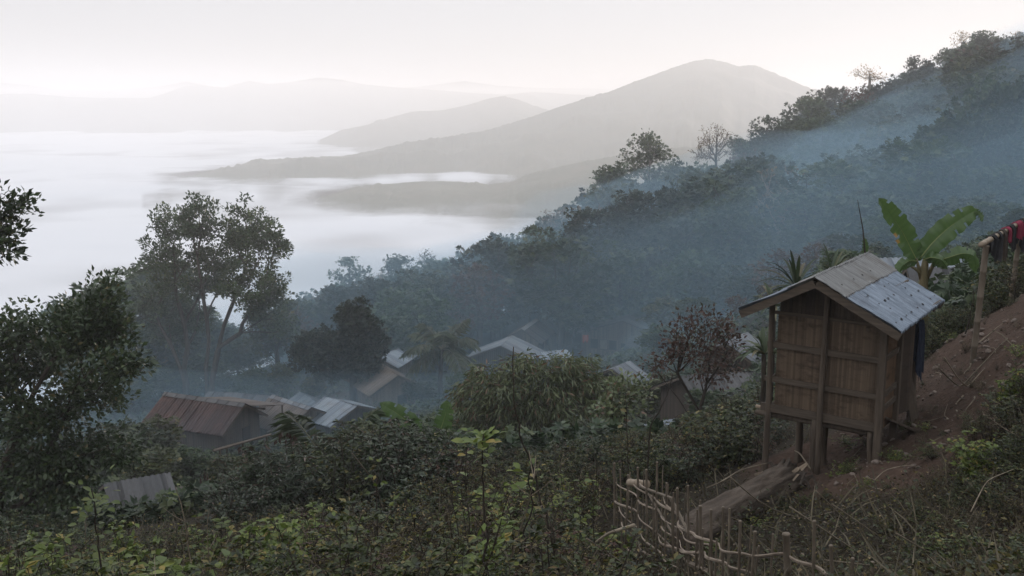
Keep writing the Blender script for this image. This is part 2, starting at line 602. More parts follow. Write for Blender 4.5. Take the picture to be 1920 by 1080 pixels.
b = nt.nodes.new('ShaderNodeBump')
b.inputs['Strength'].default_value = 0.8
b.inputs['Distance'].default_value = 0.08
nt.links.new(mixn.outputs[0], b.inputs['Height'])
nt.links.new(b.outputs[0], p.inputs['Normal'])
nt.links.new(p.outputs[0], out.inputs['Surface'])
M['earth'] = m
o = np_mesh('hillside', np.stack([XX.ravel(), YY.ravel(), ZZ.ravel()], 1), grid_faces(*XX.shape), M['earth'], attrs={'bare': bare.ravel()}, smooth=True)
tag(o, 'steep forested hillside with a bare red-earth path falling towards the fog', kind='structure')


def bare_at(x, y):
    i = np.clip(np.searchsorted(gx, x), 1, len(gx) - 1)
    j = np.clip(np.searchsorted(gy, y), 1, len(gy) - 1)
    return bare[i, j]


# ------------------------------------------------------------------ mountains across the valley
class Ridge:
    def __init__(self, uv_pts, u_d, wf, wb, seed, rough, tree, trees_to=1e9):
        a = np.array(uv_pts, float)
        self.u, self.v = a[:, 0], a[:, 1]
        d = np.array(u_d, float)
        self.du, self.dd = d[:, 0], d[:, 1]
        self.wf, self.wb, self.seed, self.rough, self.tree, self.trees_to = wf, wb, seed, rough, tree, trees_to

    def yc(self, u):
        return np.interp(u, self.du, self.dd)

    def crest(self, u):
        v = np.interp(u, self.u, self.v)
        y = self.yc(u)
        b = (540 - v) / FP
        return y * (-SP + b * CP) / (CP + b * SP)

    def z(self, u, y):
        yc = self.yc(u)
        c = self.crest(u)
        k = self.dd.max() / 1000
        xw = (u - 960) / FP * y
        sp = fbm(xw / (60 * k), y / (75 * k), self.seed, 4)
        w = np.where(y < yc, self.wf * (1 + 0.7 * sstep(840, 1000, u)) * (1 + 0.5 * fbm(u / 90.0, 0 * y + 3, self.seed + 7, 3)), self.wb)
        tt = np.abs(y - yc) / w
        pr = np.clip(1 - tt, 0, None)
        body = GROUND_Z - 2 + (c - GROUND_Z + 2) * (0.65 * pr + 0.35 * pr ** 2)
        amp = self.rough * np.minimum(tt * 4, 1) * np.sqrt(pr)
        bump = np.abs(vnoise(xw / 6.5, y / 7.0, self.seed + 30)) + 0.6 * np.abs(vnoise(xw / 3.3, y / 4.0, self.seed + 31))
        clump = sstep(-0.25, 0.3, vnoise(u / 37.0, y / 60.0, self.seed + 33))
        return np.where(pr > 0, body + sp * amp + self.tree * bump * (0.25 + 0.75 * clump), GROUND_Z - 2)


RIDGES = {
    'near_spur': Ridge([(440, 440), (500, 420), (535, 408), (570, 395), (600, 374), (650, 355), (700, 348), (780, 341), (850, 341), (915, 347), (955, 343), (985, 332), (1020, 320), (1100, 302), (1250, 280), (1400, 270)],
                       [(440, 650), (700, 720), (1000, 740), (1400, 760)], 200, 160, 11, 8, 4.0),
    'middle_spur': Ridge([(270, 372), (310, 350), (350, 336), (400, 322), (430, 315), (490, 300), (560, 298), (640, 294), (700, 283), (760, 268), (850, 256), (900, 248), (960, 232), (1050, 200), (1140, 173), (1200, 150), (1260, 128), (1300, 115),
                          (1330, 112), (1360, 117), (1385, 125), (1415, 123), (1440, 133), (1480, 150), (1520, 168), (1600, 174), (1750, 195), (1900, 230)],
                         [(270, 850), (360, 900), (700, 1080), (1000, 1250), (1330, 1450), (1900, 1500)], 360, 260, 41, 24, 4.5),
    'cone_hill': Ridge([(600, 262), (640, 244), (690, 234), (740, 218), (770, 210), (830, 207), (880, 196), (920, 184), (945, 181), (970, 187), (1000, 199), (1030, 207), (1100, 216), (1250, 225)],
                       [(600, 1750), (945, 1900), (1250, 1900)], 380, 300, 61, 30, 4.0),
    'long_range': Ridge([(-400, 190), (-150, 180), (0, 177), (60, 176), (130, 182), (210, 184), (280, 184), (310, 175), (345, 162), (380, 160), (420, 165), (440, 158), (468, 152), (500, 158), (540, 155), (580, 148), (600, 146), (640, 150),
                         (680, 158), (740, 164), (800, 168), (880, 174), (940, 178), (1000, 173), (1060, 176), (1140, 181), (1300, 186), (1700, 200)],
                        [(-400, 2600), (600, 3000), (1700, 3000)], 500, 400, 81, 60, 3.0),
    'farthest_range': Ridge([(-500, 150), (-100, 150), (0, 155), (60, 160), (110, 168), (200, 170), (300, 162), (350, 153), (400, 163), (500, 160), (600, 160), (700, 160), (760, 165), (820, 158), (870, 152), (930, 160), (1000, 165), (1100, 166),
                             (1200, 170), (1600, 170), (2200, 160)],
                            [(-500, 4300), (2200, 4300)], 600, 500, 101, 60, 0.0),
}
M['wooded'] = mat_rough('wooded_slope', (0.025, 0.035, 0.02), (0.06, 0.07, 0.04), (1, 1, 1), 0.05, 0.95, 0.0, (0.085, 0.075, 0.05))
ML = {'near_spur': 'low wooded spur rising out of the fog sea nearest the village', 'middle_spur': 'high rounded mountain with a long wooded spur tapering into the fog',
      'cone_hill': 'pale cone-shaped hill behind the tapering spur', 'long_range': 'long hazy mountain range beyond the sea of fog', 'farthest_range': 'faintest mountain range just showing over the long range'}
for nm, R in RIDGES.items():
    us = np.arange(R.u[0], min(R.u[-1], 2200) + 1, 2.5 if nm in ('near_spur', 'middle_spur') else 4.0)
    s = np.concatenate([-np.linspace(1.45, 0, 46) ** 1.15, np.linspace(0, 1, 12)[1:]])
    UU, S = np.meshgrid(us, s, indexing='ij')
    YC = R.yc(UU)
    Yv = np.where(S < 0, YC + S * R.wf, YC + S * R.wb)
    Zv = R.z(UU, Yv)
    Xv = (UU - 960) / FP * (Yv * CP - Zv * SP)
    o = np_mesh('mountain', np.stack([Xv.ravel(), Yv.ravel(), Zv.ravel()], 1), grid_faces(*UU.shape), M['wooded'], smooth=False)
    tag(o, ML[nm], kind='structure')

# ------------------------------------------------------------------ the sea of fog: a rolling white top, thinning out where it laps the land
us = np.concatenate([np.arange(-2600, -100, 60), np.arange(-100, 1500, 7.0), np.arange(1500, 3600, 60)])
ys = np.exp(np.linspace(math.log(130), math.log(5600), 330))
UU, Yv = np.meshgrid(us, ys, indexing='ij')
Xf = (UU - 960) / FP * (Yv * CP - FOG_Z * SP)
kk = Yv / 400
Zf = FOG_Z + fbm(Xf / 260, Yv / 150, 201, 3) * 5.0 + fbm(Xf / 60, Yv / 34, 211, 3) * 1.1 + fbm(Xf / 900, Yv / 700, 221, 2) * 6
land = H(Xf, Yv)
for R in RIDGES.values():
    inside = (UU >= R.u[0]) & (UU <= R.u[-1])
    land = np.maximum(land, np.where(inside, R.z(UU, Yv), -999))
thick = Zf - land
lap = 9.0 + 12.0 * (fbm(Xf / 70, Yv / 90, 231, 3) + 0.5)
alpha = sstep(0.0, 1.0, thick / lap)
m, nt, out = mat_new('fog_top')
at = nt.nodes.new('ShaderNodeAttribute')
at.attribute_name = 'thickness'
d = nt.nodes.new('ShaderNodeBsdfDiffuse')
d.inputs['Color'].default_value = (0.62, 0.635, 0.665, 1)
tr = nt.nodes.new('ShaderNodeBsdfTransparent')
mx = nt.nodes.new('ShaderNodeMixShader')
nt.links.new(at.outputs['Fac'], mx.inputs['Fac'])
nt.links.new(tr.outputs[0], mx.inputs[1])
nt.links.new(d.outputs[0], mx.inputs[2])
nt.links.new(mx.outputs[0], out.inputs['Surface'])
o = np_mesh('fog', np.stack([Xf.ravel(), Yv.ravel(), Zf.ravel()], 1), grid_faces(*UU.shape), m, attrs={'thickness': alpha.ravel()}, smooth=True)
tag(o, 'white sea of fog filling the valley below the village', 'fog', kind='stuff')
# ------------------------------------------------------------------ growing plants
HAZE_D = 0.0008
SMOKES = [(1430, 460, 142, (46, 16, 10), 0.008, 1, 0.2), (480, 812, 70, (22, 11, 3.2), 0.012, 2, 0.0), (1360, 690, 70, (9, 9, 4.0), 0.009, 5, 0.2), (1110, 545, 123, (22, 6, 9), 0.022, 11, 0.1), (1640, 380, 154, (36, 20, 9), 0.003, 7, 0.5), (380, 690, 104, (26, 7, 6), 0.016, 13, 0.0), (1270, 395, 138, (24, 7, 5), 0.010, 17, 0.35)]

LEAF = {  # leaf shapes: along +Y, normal +Z, unit length
    'oval': (np.array([(0, 0, 0), (-.27, .45, .07), (0, 1, -.06), (.27, .45, .07)]), np.array([(0, 2, 1), (0, 3, 2)])),
    'lance': (np.array([(0, 0, 0), (-.11, .4, .03), (0, 1, -.2), (.11, .4, .03)]), np.array([(0, 2, 1), (0, 3, 2)])),
    'broad': (np.array([(0, 0, 0), (-.30, .30, .06), (-.30, .65, .02), (0, 1, -.15), (.30, .65, .02), (.30, .30, .06), (0, .5, -.03)]),
              np.array([(0, 6, 1), (1, 6, 2), (2, 6, 3), (3, 6, 4), (4, 6, 5), (5, 6, 0)])),
    'sprig': None, 'blade': (np.array([(-.02, 0, 0), (.02, 0, 0), (.016, .55, .05), (-.016, .55, .05), (0, 1, -.12)]), np.array([(0, 1, 2), (0, 2, 3), (3, 2, 4)])),
}


def _sprig():
    V, F = [], []
    bv, bf = LEAF['oval']
    for k, (a, b, s) in enumerate([(-1.1, .25, .62), (1.0, -.2, .66), (0.05, .1, .7), (-.55, -.35, .6), (.6, .4, .6)]):
        R = np.array(Matrix.Rotation(a, 3, 'Z') @ Matrix.Rotation(b, 3, 'Y'))
        v = (bv * s) @ R.T + np.array([0, .12 * k * .5, .02 * k])
        F.append(bf + len(V) * 4)
        V.append(v)
    return np.concatenate(V), np.concatenate(F)


LEAF['sprig'] = _sprig()


def frames(Y, upbias, rng, jit=0.6):
    """rotation matrices whose Y axis is the given direction and whose Z leans up"""
    n = len(Y)
    Y = Y / (np.linalg.norm(Y, axis=1)[:, None] + 1e-9)
    Z = rng.normal(0, jit, (n, 3)) + np.array([0, 0, upbias])
    Z = Z - Y * (Z * Y).sum(1)[:, None]
    Z /= np.linalg.norm(Z, axis=1)[:, None] + 1e-9
    X = np.cross(Y, Z)
    return np.stack([X, Y, Z], 2)


def scatter(kind, pos, R, size, tint):
    v, f = LEAF[kind]
    n, k = len(pos), len(v)
    V = np.einsum('nij,kj->nki', R, v) * np.asarray(size)[:, None, None] + pos[:, None, :]
    F = (f[None] + (np.arange(n) * k)[:, None, None]).reshape(-1, 3)
    return V.reshape(-1, 3), F, np.repeat(tint, k)


def branchwork(rng, trunks, att, sag=0.0, step=0.8, wlen=0.5, jit=0.08):
    """a skeleton: the trunk polylines first, then every point of att reached from the nearest cheap node"""
    P, par, plen, tip = [], [], [], []
    for tr in trunks:
        for k, q in enumerate(tr):
            P.append(np.array(q, float))
            if k == 0:
                j = -1
                if len(P) > 1 and q[2] > 0.5:      # a limb that starts on an earlier one
                    dd = [np.linalg.norm(P[-1] - w) for w in P[:-1]]
                    if min(dd) < 1.6:
                        j = int(np.argmin(dd))
                par.append(j)
                plen.append(plen[j] if j >= 0 else 0.0)
            else:
                par.append(len(P) - 2)
                plen.append(plen[-1] + np.linalg.norm(P[-1] - P[-2]))
    nodes = np.array(P)
    pl = np.array(plen)
    ntr = len(P)
    allow = np.zeros(ntr, bool)
    i = 0
    for tr in trunks:
        allow[i + int(len(tr) * 0.45):i + len(tr)] = True
        i += len(tr)
    c = nodes[allow].mean(0)
    att = att[np.argsort(np.linalg.norm(att - c, axis=1))]
    ends = []
    for a in att:
        d = np.linalg.norm(nodes - a, axis=1)
        cost = d + wlen * pl
        cost[:ntr][~allow] = 1e9
        cost = cost + np.where(nodes[:, 2] > a[2] + 0.6, 0.8 * (nodes[:, 2] - a[2]), 0)
        j = int(np.argmin(cost))
        n = max(1, int(d[j] / step))
        q0, new = nodes[j], []
        for k in range(1, n + 1):
            f = k / n
            q = q0 * (1 - f) + a * f + (rng.normal(0, jit * d[j] / n, 3) if k < n else 0)
            q = q + np.array([0, 0, 1]) * (-sag + 0.12) * d[j] * f * (1 - f)
            new.append(q)
        for q in new:
            par.append(j)
            pl = np.append(pl, pl[j] + np.linalg.norm(q - nodes[j]))
            nodes = np.vstack([nodes, q])
            j = len(nodes) - 1
        ends.append(j)
    return nodes, np.array(par), ends


def wood_mesh(nodes, par, r_tip, r_base, sides=5, minr=0.0):
    n = len(nodes)
    acc = np.zeros(n)
    kids = [[] for _ in range(n)]
    for i in range(n):
        if par[i] >= 0:
            kids[par[i]].append(i)
    order = list(range(n))[::-1]
    for i in order:
        if not kids[i]:
            acc[i] = 1.0
        if par[i] >= 0:
            acc[par[i]] += acc[i]
    mx = acc.max()
    e = math.log(r_base / r_tip) / math.log(max(mx, 2))
    rad = np.maximum(r_tip * acc ** e, minr)
    mb = MB()
    starts = [i for i in range(n) if par[i] < 0]
    todo = [(s, None) for s in starts]
    while todo:
        i, pfrom = todo.pop()
        path, rr = ([], [])
        if pfrom is not None:
            path.append(nodes[pfrom])
            rr.append(min(rad[pfrom], rad[i] * 1.15))
        while True:
            path.append(nodes[i])
            rr.append(rad[i])
            if not kids[i]:
                break
            k = max(kids[i], key=lambda q: acc[q])
            for q in kids[i]:
                if q != k:
                    todo.append((q, i))
            i = k
        if len(path) > 1:
            mb.tube(path, rr, sides if rr[0] > r_tip * 3 else 4, cap=False)
    return mb, rad


def lobes_points(rng, lobes, n, shell=0.45, flat_bottom=0.0):
    vol = np.array([l[1][0] * l[1][1] * l[1][2] for l in lobes]) ** 0.8
    pick = rng.choice(len(lobes), n, p=vol / vol.sum())
    d = rng.normal(0, 1, (n, 3))
    d /= np.linalg.norm(d, axis=1)[:, None]
    r = rng.uniform(shell, 1, n) ** 0.7
    c = np.array([l[0] for l in lobes])[pick]
    s = np.array([l[1] for l in lobes])[pick]
    d[:, 2] = np.where(d[:, 2] < -0.5, d[:, 2] * 0.6, d[:, 2])
    return c + d * s * r[:, None]


def leaves_at(rng, centers, outward_from, per, spread, kind, size, droop=0.0, upb=1.0, old=0.06, flat=0.75):
    n = len(centers)
    k = rng.poisson(per, n)
    c = np.repeat(centers, k, 0)
    off = rng.normal(0, 1, (len(c), 3))
    off *= (rng.uniform(0.2, 1, len(c)) ** 0.6 / np.linalg.norm(off, axis=1))[:, None] * spread
    off[:, 2] *= flat
    pos = c + off
    out = pos - np.array(outward_from)
    out /= np.linalg.norm(out, axis=1)[:, None] + 1e-6
    d = off / spread * 0.8 + out * 0.5 + rng.normal(0, 0.5, off.shape) + np.array([0, 0, -droop])
    R = frames(d, upb, rng)
    s = size * rng.uniform(0.65, 1.25, len(pos))
    base = np.repeat(rng.uniform(0, 0.45, n), k)
    t = np.clip(base + rng.uniform(0, 0.5, len(pos)), 0, 0.92)
    t[rng.random(len(pos)) < old] = 1.0
    return scatter(kind, pos, R, s, t)


def grow_tree(name, root, seed, trunks, lobes, n_att, per, spread, kind, size, leaf_mat, bark, r_base, r_tip=0.012, droop=0.0, step=0.9, shell=0.45, sag=0.0, old=0.06, upb=1.0, wlen=0.5, flat=0.75, crown_name='crown', skip=0.0, sides=6):
    """trunk and crown under an Empty; all in the root's own axes"""
    rng = np.random.default_rng(seed)
    att = lobes_points(rng, lobes, n_att, shell)
    nodes, par, ends = branchwork(rng, trunks, att, sag, step, wlen)
    wood, rad = wood_mesh(nodes, par, r_tip, r_base, sides)
    wood.build('trunk', M[bark], root, smooth=True)
    ends = np.array(ends)
    c0 = np.mean([l[0] for l in lobes], 0) - np.array([0, 0, max(l[1][2] for l in lobes) * 0.5])
    cen = nodes[ends]
    if skip:
        cen = cen[rng.random(len(cen)) > skip]
    if len(cen) and per > 0:
        V, F, T = leaves_at(rng, cen, c0, per, spread, kind, size, droop, upb, old, flat)
        np_mesh(crown_name, V, F, M[leaf_mat], root, attrs={'tint': T})
    return root


def simple_trunk(rng, h, lean=0.05, n=6, x0=0.0, y0=0.0, bend=0.06):
    a = rng.uniform(0, 6.28)
    P = []
    for k in range(n):
        f = k / (n - 1)
        P.append((x0 + h * (lean * f * math.cos(a) + bend * math.sin(f * 3 + a) * f), y0 + h * (lean * f * math.sin(a) + bend * math.cos(f * 2.3 + a) * f), h * f - 0.3 * (k == 0)))
    return P


# ---- crowns drawn from the photo: lobes given in pixels (u, v, ru, rv[, depth offset])
def photo_tree(name, seed, base, Y, trunks_px, lobes_px, **kw):
    g = gpos(base, Y) if not isinstance(base, Vector) else base
    Y = g.y
    root = empty(name, g)
    s = Y / FP * 1.0
    tr = []
    for T in trunks_px:
        tr.append([tuple(px(u, v, Y + (q[0] if q else 0)) - g) for (u, v, *q) in T])
        if T[0][1] > 9000:
            pass
    lobes = []
    for (u, v, ru, rv, *q) in lobes_px:
        dy = q[0] if q else 0.0
        c = px(u, v, Y + dy) - g
        sc = Y * 1.05 / FP
        lobes.append((np.array(c), np.array([ru * sc, min(ru, rv * 1.3) * sc, rv * sc])))
    grow_tree(name, root, seed, tr, lobes, **kw)
    return root


def foot(u, Y):
    """pixel height of the ground in column u at distance Y"""
    return uv(gpos(u, Y))[1] + 4


# the tall forked tree left of the village
f0 = foot(372, 88)
t = photo_tree('forked_tree', 5, 372, 88, [
    [(388, f0), (388, 720), (386, 690), (392, 640), (388, 600), (378, 540), (370, 480), (378, 430)],
    [(396, f0), (398, 715), (408, 660), (420, 610), (440, 560), (462, 500), (468, 440)],
    [(345, f0), (345, 715), (338, 690), (322, 650), (300, 610), (290, 580)],
    [(350, f0, 1), (350, 720, 1), (345, 690, 1), (352, 650, 1), (346, 610, 1), (330, 550, 1), (325, 470, 1)],
    [(412, 650), (450, 625), (490, 600), (515, 580)]],
    [(375, 420, 42, 52), (325, 430, 48, 42, 2), (455, 430, 52, 62), (505, 465, 38, 45, -2), (300, 480, 40, 48), (360, 520, 75, 60, 2), (470, 540, 68, 52, -2), (285, 560, 38, 50), (505, 580, 48, 40, 1), (420, 485, 50, 55, 3), (300, 625, 40, 36, 2), (340, 600, 60, 40, 3), (265, 585, 30, 34, 1), (525, 610, 32, 28, 2)],
    n_att=500, per=60, spread=0.66, kind='oval', size=0.33, leaf_mat='forest', bark='bark', r_base=0.30, r_tip=0.02, step=1.0, shell=0.25, old=0.03)
tag(t, 'tallest tree left of the village with several forked trunks and an airy crown', 'tree')

# the dense round tree in the village
f0 = foot(662, 82)
t = photo_tree('round_tree', 6, 662, 82, [[(662, f0), (662, 720), (663, 690), (668, 640), (672, 600)], [(662, 700), (640, 675), (600, 660)]],
               [(675, 610, 38, 44), (690, 640, 30, 40), (655, 660, 50, 42), (600, 655, 45, 36), (575, 670, 26, 28), (680, 680, 36, 30), (630, 690, 40, 25)],
               n_att=260, per=34, spread=0.8, kind='sprig', size=0.42, leaf_mat='dense', bark='bark', r_base=0.34, r_tip=0.03, shell=0.35)
tag(t, 'dense dark round-crowned tree with a thick trunk in the middle of the village', 'tree')

# the near broadleaf tree at the left edge
f0 = foot(20, 25)
t = photo_tree('broadleaf_tree', 7, -10, 25, [
    [(-12, f0), (0, 900), (22, 840), (45, 780), (62, 740), (90, 690), (120, 640), (160, 590)], [(22, 840), (40, 740), (30, 680), (20, 640)], [(62, 740), (130, 720), (190, 690)], [(10, 880), (90, 850), (160, 820), (215, 800)], [(-12, f0 - 30), (60, 930), (120, 900)]],
    [(165, 600, 55, 50), (200, 560, 32, 48), (140, 640, 62, 46), (225, 680, 48, 40, -1), (30, 620, 48, 48), (70, 680, 72, 55, 1), (170, 740, 66, 48), (60, 780, 85, 60), (190, 830, 58, 40, 1), (110, 860, 75, 48), (30, 890, 70, 60), (215, 620, 30, 40), (110, 600, 40, 30), (230, 850, 35, 30), (-20, 700, 50, 90), (130, 920, 60, 40), (60, 960, 80, 40)],
    n_att=620, per=34, spread=0.40, kind='oval', size=0.17, leaf_mat='near', bark='bark', r_base=0.17, r_tip=0.006, step=0.35, shell=0.2, old=0.03)
tag(t, 'large glossy-leaved broadleaf tree reaching in from the left edge above the foreground weeds', 'tree')
# a neighbour outside the frame whose branch shows at the left edge
f0 = foot(-160, 20)
t = photo_tree('broadleaf_tree', 8, -170, 20, [[(-170, f0), (-165, 800), (-150, 600), (-120, 480), (-80, 430), (-30, 420)], [(-150, 600), (-90, 520), (-40, 480)]],
               [(5, 385, 38, 34), (-20, 430, 50, 45), (-5, 470, 34, 26), (-80, 420, 60, 70), (-130, 500, 60, 80)],
               n_att=170, per=24, spread=0.33, kind='oval', size=0.15, leaf_mat='near', bark='bark', r_base=0.14, r_tip=0.006, step=0.35, shell=0.3)
tag(t, 'branch of glossy leaves cut by the left edge against the fog, above the broadleaf tree', 'tree')

# the mango tree below the camera
f0 = foot(1000, 40)
t = photo_tree('mango_tree', 9, 1000, 40, [[(1000, f0), (1000, 840), (990, 790), (960, 740), (930, 710)], [(1000, 820), (1030, 770), (1075, 730), (1120, 710)], [(995, 800), (1005, 740), (1010, 700)], [(998, 815), (930, 780), (890, 750)]],
               [(985, 690, 45, 32), (1045, 690, 52, 30), (925, 715, 50, 36), (1105, 705, 42, 30), (880, 745, 34, 34), (960, 745, 65, 45), (1060, 745, 72, 45), (1115, 745, 40, 38), (1000, 790, 90, 35), (890, 790, 45, 35)],
               n_att=380, per=30, spread=0.42, kind='lance', size=0.30, leaf_mat='mango', bark='bark', r_base=0.2, r_tip=0.008, droop=0.9, step=0.5, shell=0.4, old=0.10, upb=0.6)
tag(t, 'wide mango tree with drooping narrow leaves in front of the grey-roofed houses', 'tree')

# thin tree with reddish-brown leaves left of the hut
f0 = foot(1310, 30)
t = photo_tree('russet_tree', 10, 1300, 30, [[(1300, f0), (1305, 800), (1320, 740), (1330, 690), (1320, 640), (1325, 600)], [(1300, 790), (1270, 745), (1235, 700), (1205, 675)], [(1325, 720), (1360, 670), (1380, 650)], [(1310, 770), (1270, 700), (1275, 650)]],
               [(1315, 595, 40, 28), (1280, 630, 38, 34), (1350, 625, 40, 40), (1310, 660, 55, 40), (1370, 670, 26, 30), (1255, 660, 30, 30), (1340, 700, 40, 30), (1225, 690, 26, 22)],
               n_att=230, per=8, spread=0.34, kind='oval', size=0.15, leaf_mat='russet', bark='stem', r_base=0.075, r_tip=0.006, step=0.4, shell=0.2)
tag(t, 'thin open tree with reddish-brown leaves beside the hut roof', 'tree')
f0 = foot(1185, 34)
t = photo_tree('leafy_sapling_tree', 12, 1180, 34, [[(1150, f0), (1155, 830), (1175, 770), (1190, 730)], [(1165, 790), (1200, 750), (1215, 735)]],
               [(1165, 725, 26, 20), (1200, 728, 26, 14), (1185, 755, 30, 22), (1150, 770, 30, 25)], n_att=70, per=16, spread=0.34, kind='oval', size=0.2, leaf_mat='mango', bark='stem', r_base=0.06, r_tip=0.007, step=0.4)
tag(t, 'small leafy tree just right of the mango tree', 'tree')

# single trees seen along the skyline and the rim, left to right
RIM = [  # name, base column, distance, lobes, leaf, bark, clusters, per, spread, size, label
    ('leafy_tree', 655, 128, [(655, 495, 22, 18), (640, 525, 20, 20), (672, 520, 20, 20), (655, 555, 26, 24)], 'forest', 'bark', 60, 14, 0.9, 0.42, 'slender tree with a tall pointed crown standing against the fog'),
    ('umbrella_tree', 748, 130, [(748, 490, 30, 8), (735, 503, 20, 6), (768, 505, 22, 6), (748, 515, 24, 6)], 'forest', 'bark', 46, 16, 0.8, 0.4, 'flat-topped umbrella-shaped tree against the fog'),
    ('bare_tree', 715, 126, [(715, 520, 16, 18)], 'bare', 'palebark', 60, 0, 0.5, 0.3, 'small leafless tree left of the umbrella-shaped tree'),
    ('bare_tree', 800, 132, [(800, 490, 22, 20), (820, 500, 20, 16)], 'russet', 'bark', 60, 3, 0.5, 0.35, 'leafless tree with a few rusty leaves right of the umbrella-shaped tree'),
    ('bare_tree', 895, 140, [(893, 480, 18, 24)], 'bare', 'palebark', 60, 1, 0.5, 0.3, 'leafless twiggy tree poking out of the rim of the wood'),
    ('leafless_tree', 1040, 142, [(1028, 415, 20, 24), (1050, 405, 18, 24), (1042, 430, 26, 16)], 'bare', 'palebark', 120, 5, 0.5, 0.3, 'pale nearly leafless tree with a forked trunk below the tall emergent tree'),
    ('emergent_tree', 1214, 158, [(1212, 270, 32, 22), (1190, 295, 24, 20), (1235, 290, 26, 20), (1255, 310, 18, 18), (1180, 320, 20, 14), (1240, 335, 22, 18), (1215, 320, 28, 16)], 'forest', 'palebark', 120, 15, 1.0, 0.5, 'tall emergent tree with an airy rounded crown above the ridge'),
    ('shaggy_tree', 1140, 152, [(1140, 335, 22, 22), (1128, 365, 18, 24), (1160, 320, 16, 12), (1150, 380, 26, 20)], 'dense', 'bark', 80, 22, 1.0, 0.55, 'dark shaggy tree with a ragged edge at the end of the ridge'),
    ('bare_tree', 1344, 182, [(1340, 262, 34, 30), (1325, 285, 30, 28), (1365, 275, 26, 28)], 'bare', 'bark', 220, 6, 0.6, 0.35, 'round leafless tree on the skyline between two leafy crowns'),
    ('leafy_tree', 1388, 184, [(1385, 272, 16, 16)], 'forest', 'bark', 24, 20, 1.0, 0.5, 'little leafy crown touching the round leafless tree'),
    ('leafy_tree', 1440, 186, [(1438, 240, 26, 24), (1420, 270, 30, 24), (1455, 265, 26, 24)], 'dense', 'bark', 70, 24, 1.1, 0.55, 'knobbly dense tree standing on the skyline step below the summit wood'),
    ('golden_tree', 1628, 206, [(1618, 135, 24, 12), (1645, 145, 24, 12), (1630, 150, 16, 10)], 'gold', 'palebark', 80, 4, 0.9, 0.4, 'thin-leaved tree glowing gold in the sun on the skyline'),
    ('round_crowned_tree', 1722, 210, [(1720, 130, 26, 20), (1712, 150, 26, 18), (1740, 145, 22, 18)], 'dense', 'bark', 80, 24, 1.1, 0.55, 'round dense crown on the skyline right of the golden tree'),
    ('tall_tree', 1772, 212, [(1770, 110, 18, 20), (1785, 130, 20, 18), (1775, 150, 26, 18)], 'forest', 'bark', 60, 18, 1.0, 0.5, 'narrow tall tree on the skyline between two broad crowns'),
    ('feathery_tree', 1800, 214, [(1800, 75, 14, 18), (1806, 95, 16, 14)], 'gold', 'palebark', 50, 7, 0.9, 0.4, 'feathery bamboo-like top sticking up highest on the skyline'),
    ('broad_crowned_tree', 1850, 216, [(1850, 80, 32, 18), (1875, 90, 28, 18), (1845, 105, 38, 22)], 'dense', 'bark', 110, 26, 1.2, 0.55, 'broad heavy crown at the highest point of the skyline'),
    ('feathery_tree', 1905, 214, [(1905, 70, 14, 14), (1912, 90, 20, 14)], 'gold', 'palebark', 50, 7, 0.9, 0.4, 'feathery golden-tipped tree at the right edge of the skyline'),
]
for k, (nm, u, Y, lob, lm, bk, na, per, spr, sz, lab) in enumerate(RIM):
    f0 = foot(u, Y)
    vt = min(l[1] for l in lob)
    vm = sum(l[1] for l in lob) / len(lob)
    um = sum(l[0] for l in lob) / len(lob)
    t = photo_tree(nm, 100 + k, u, Y, [[(u, f0), (u + 2, f0 * .7 + vm * .3), (u * .6 + um * .4, f0 * .35 + vm * .65), (um, vm + 3), (um, vt + 6)]], lob,
                   n_att=na, per=per, spread=spr, kind='sprig' if per > 10 else 'oval', size=sz, leaf_mat=lm, bark=bk, r_base=0.28, r_tip=0.03, step=1.2, shell=0.2)
    tag(t, lab, 'tree')

# the white dead tree lying half fallen on the wooded slope
mb = MB()
Yd = 150
P = lambda u, v, d=0: px(u, v, Yd + d)
mb.tube([P(1775, 385), P(1768, 365), P(1755, 340), P(1738, 318), P(1715, 302)], [0.3, 0.26, 0.2, 0.13, 0.06], 6)
mb.tube([P(1778, 385, 1), P(1777, 350, 1), P(1776, 325, 1), P(1768, 308, 1)], [0.24, 0.2, 0.14, 0.05], 6)
for a, b_, c in [((1745, 327), (1760, 318), (1772, 314)), ((1755, 340), (1740, 342), (1728, 336)), ((1738, 318), (1742, 308), (1752, 303)), ((1777, 345), (1788, 332), (1796, 320)), ((1762, 352), (1750, 358), (1735, 356))]:
    mb.tube([P(*a), P(*b_), P(*c)], [0.1, 0.07, 0.03], 4)
o = mb.build('dead_tree', M['palebark'], smooth=True)
tag(o, 'bleached dead tree with two bare leaning trunks on the wooded slope', 'dead tree')

# ---- the forest: six kinds grown once, then copied
def proto(name, seed, lobes, na, per, spread, kind, size, lm, bark='bark', th=0.6, **kw):
    rng = np.random.default_rng(seed)
    root = empty(name)
    grow_tree(name, root, seed, [simple_trunk(rng, 10 * th)], [(np.array(c, float), np.array(r, float)) for c, r in lobes], na, per, spread, kind, size, M and lm, bark, 0.22, 0.03, step=1.2, **kw)
    return root


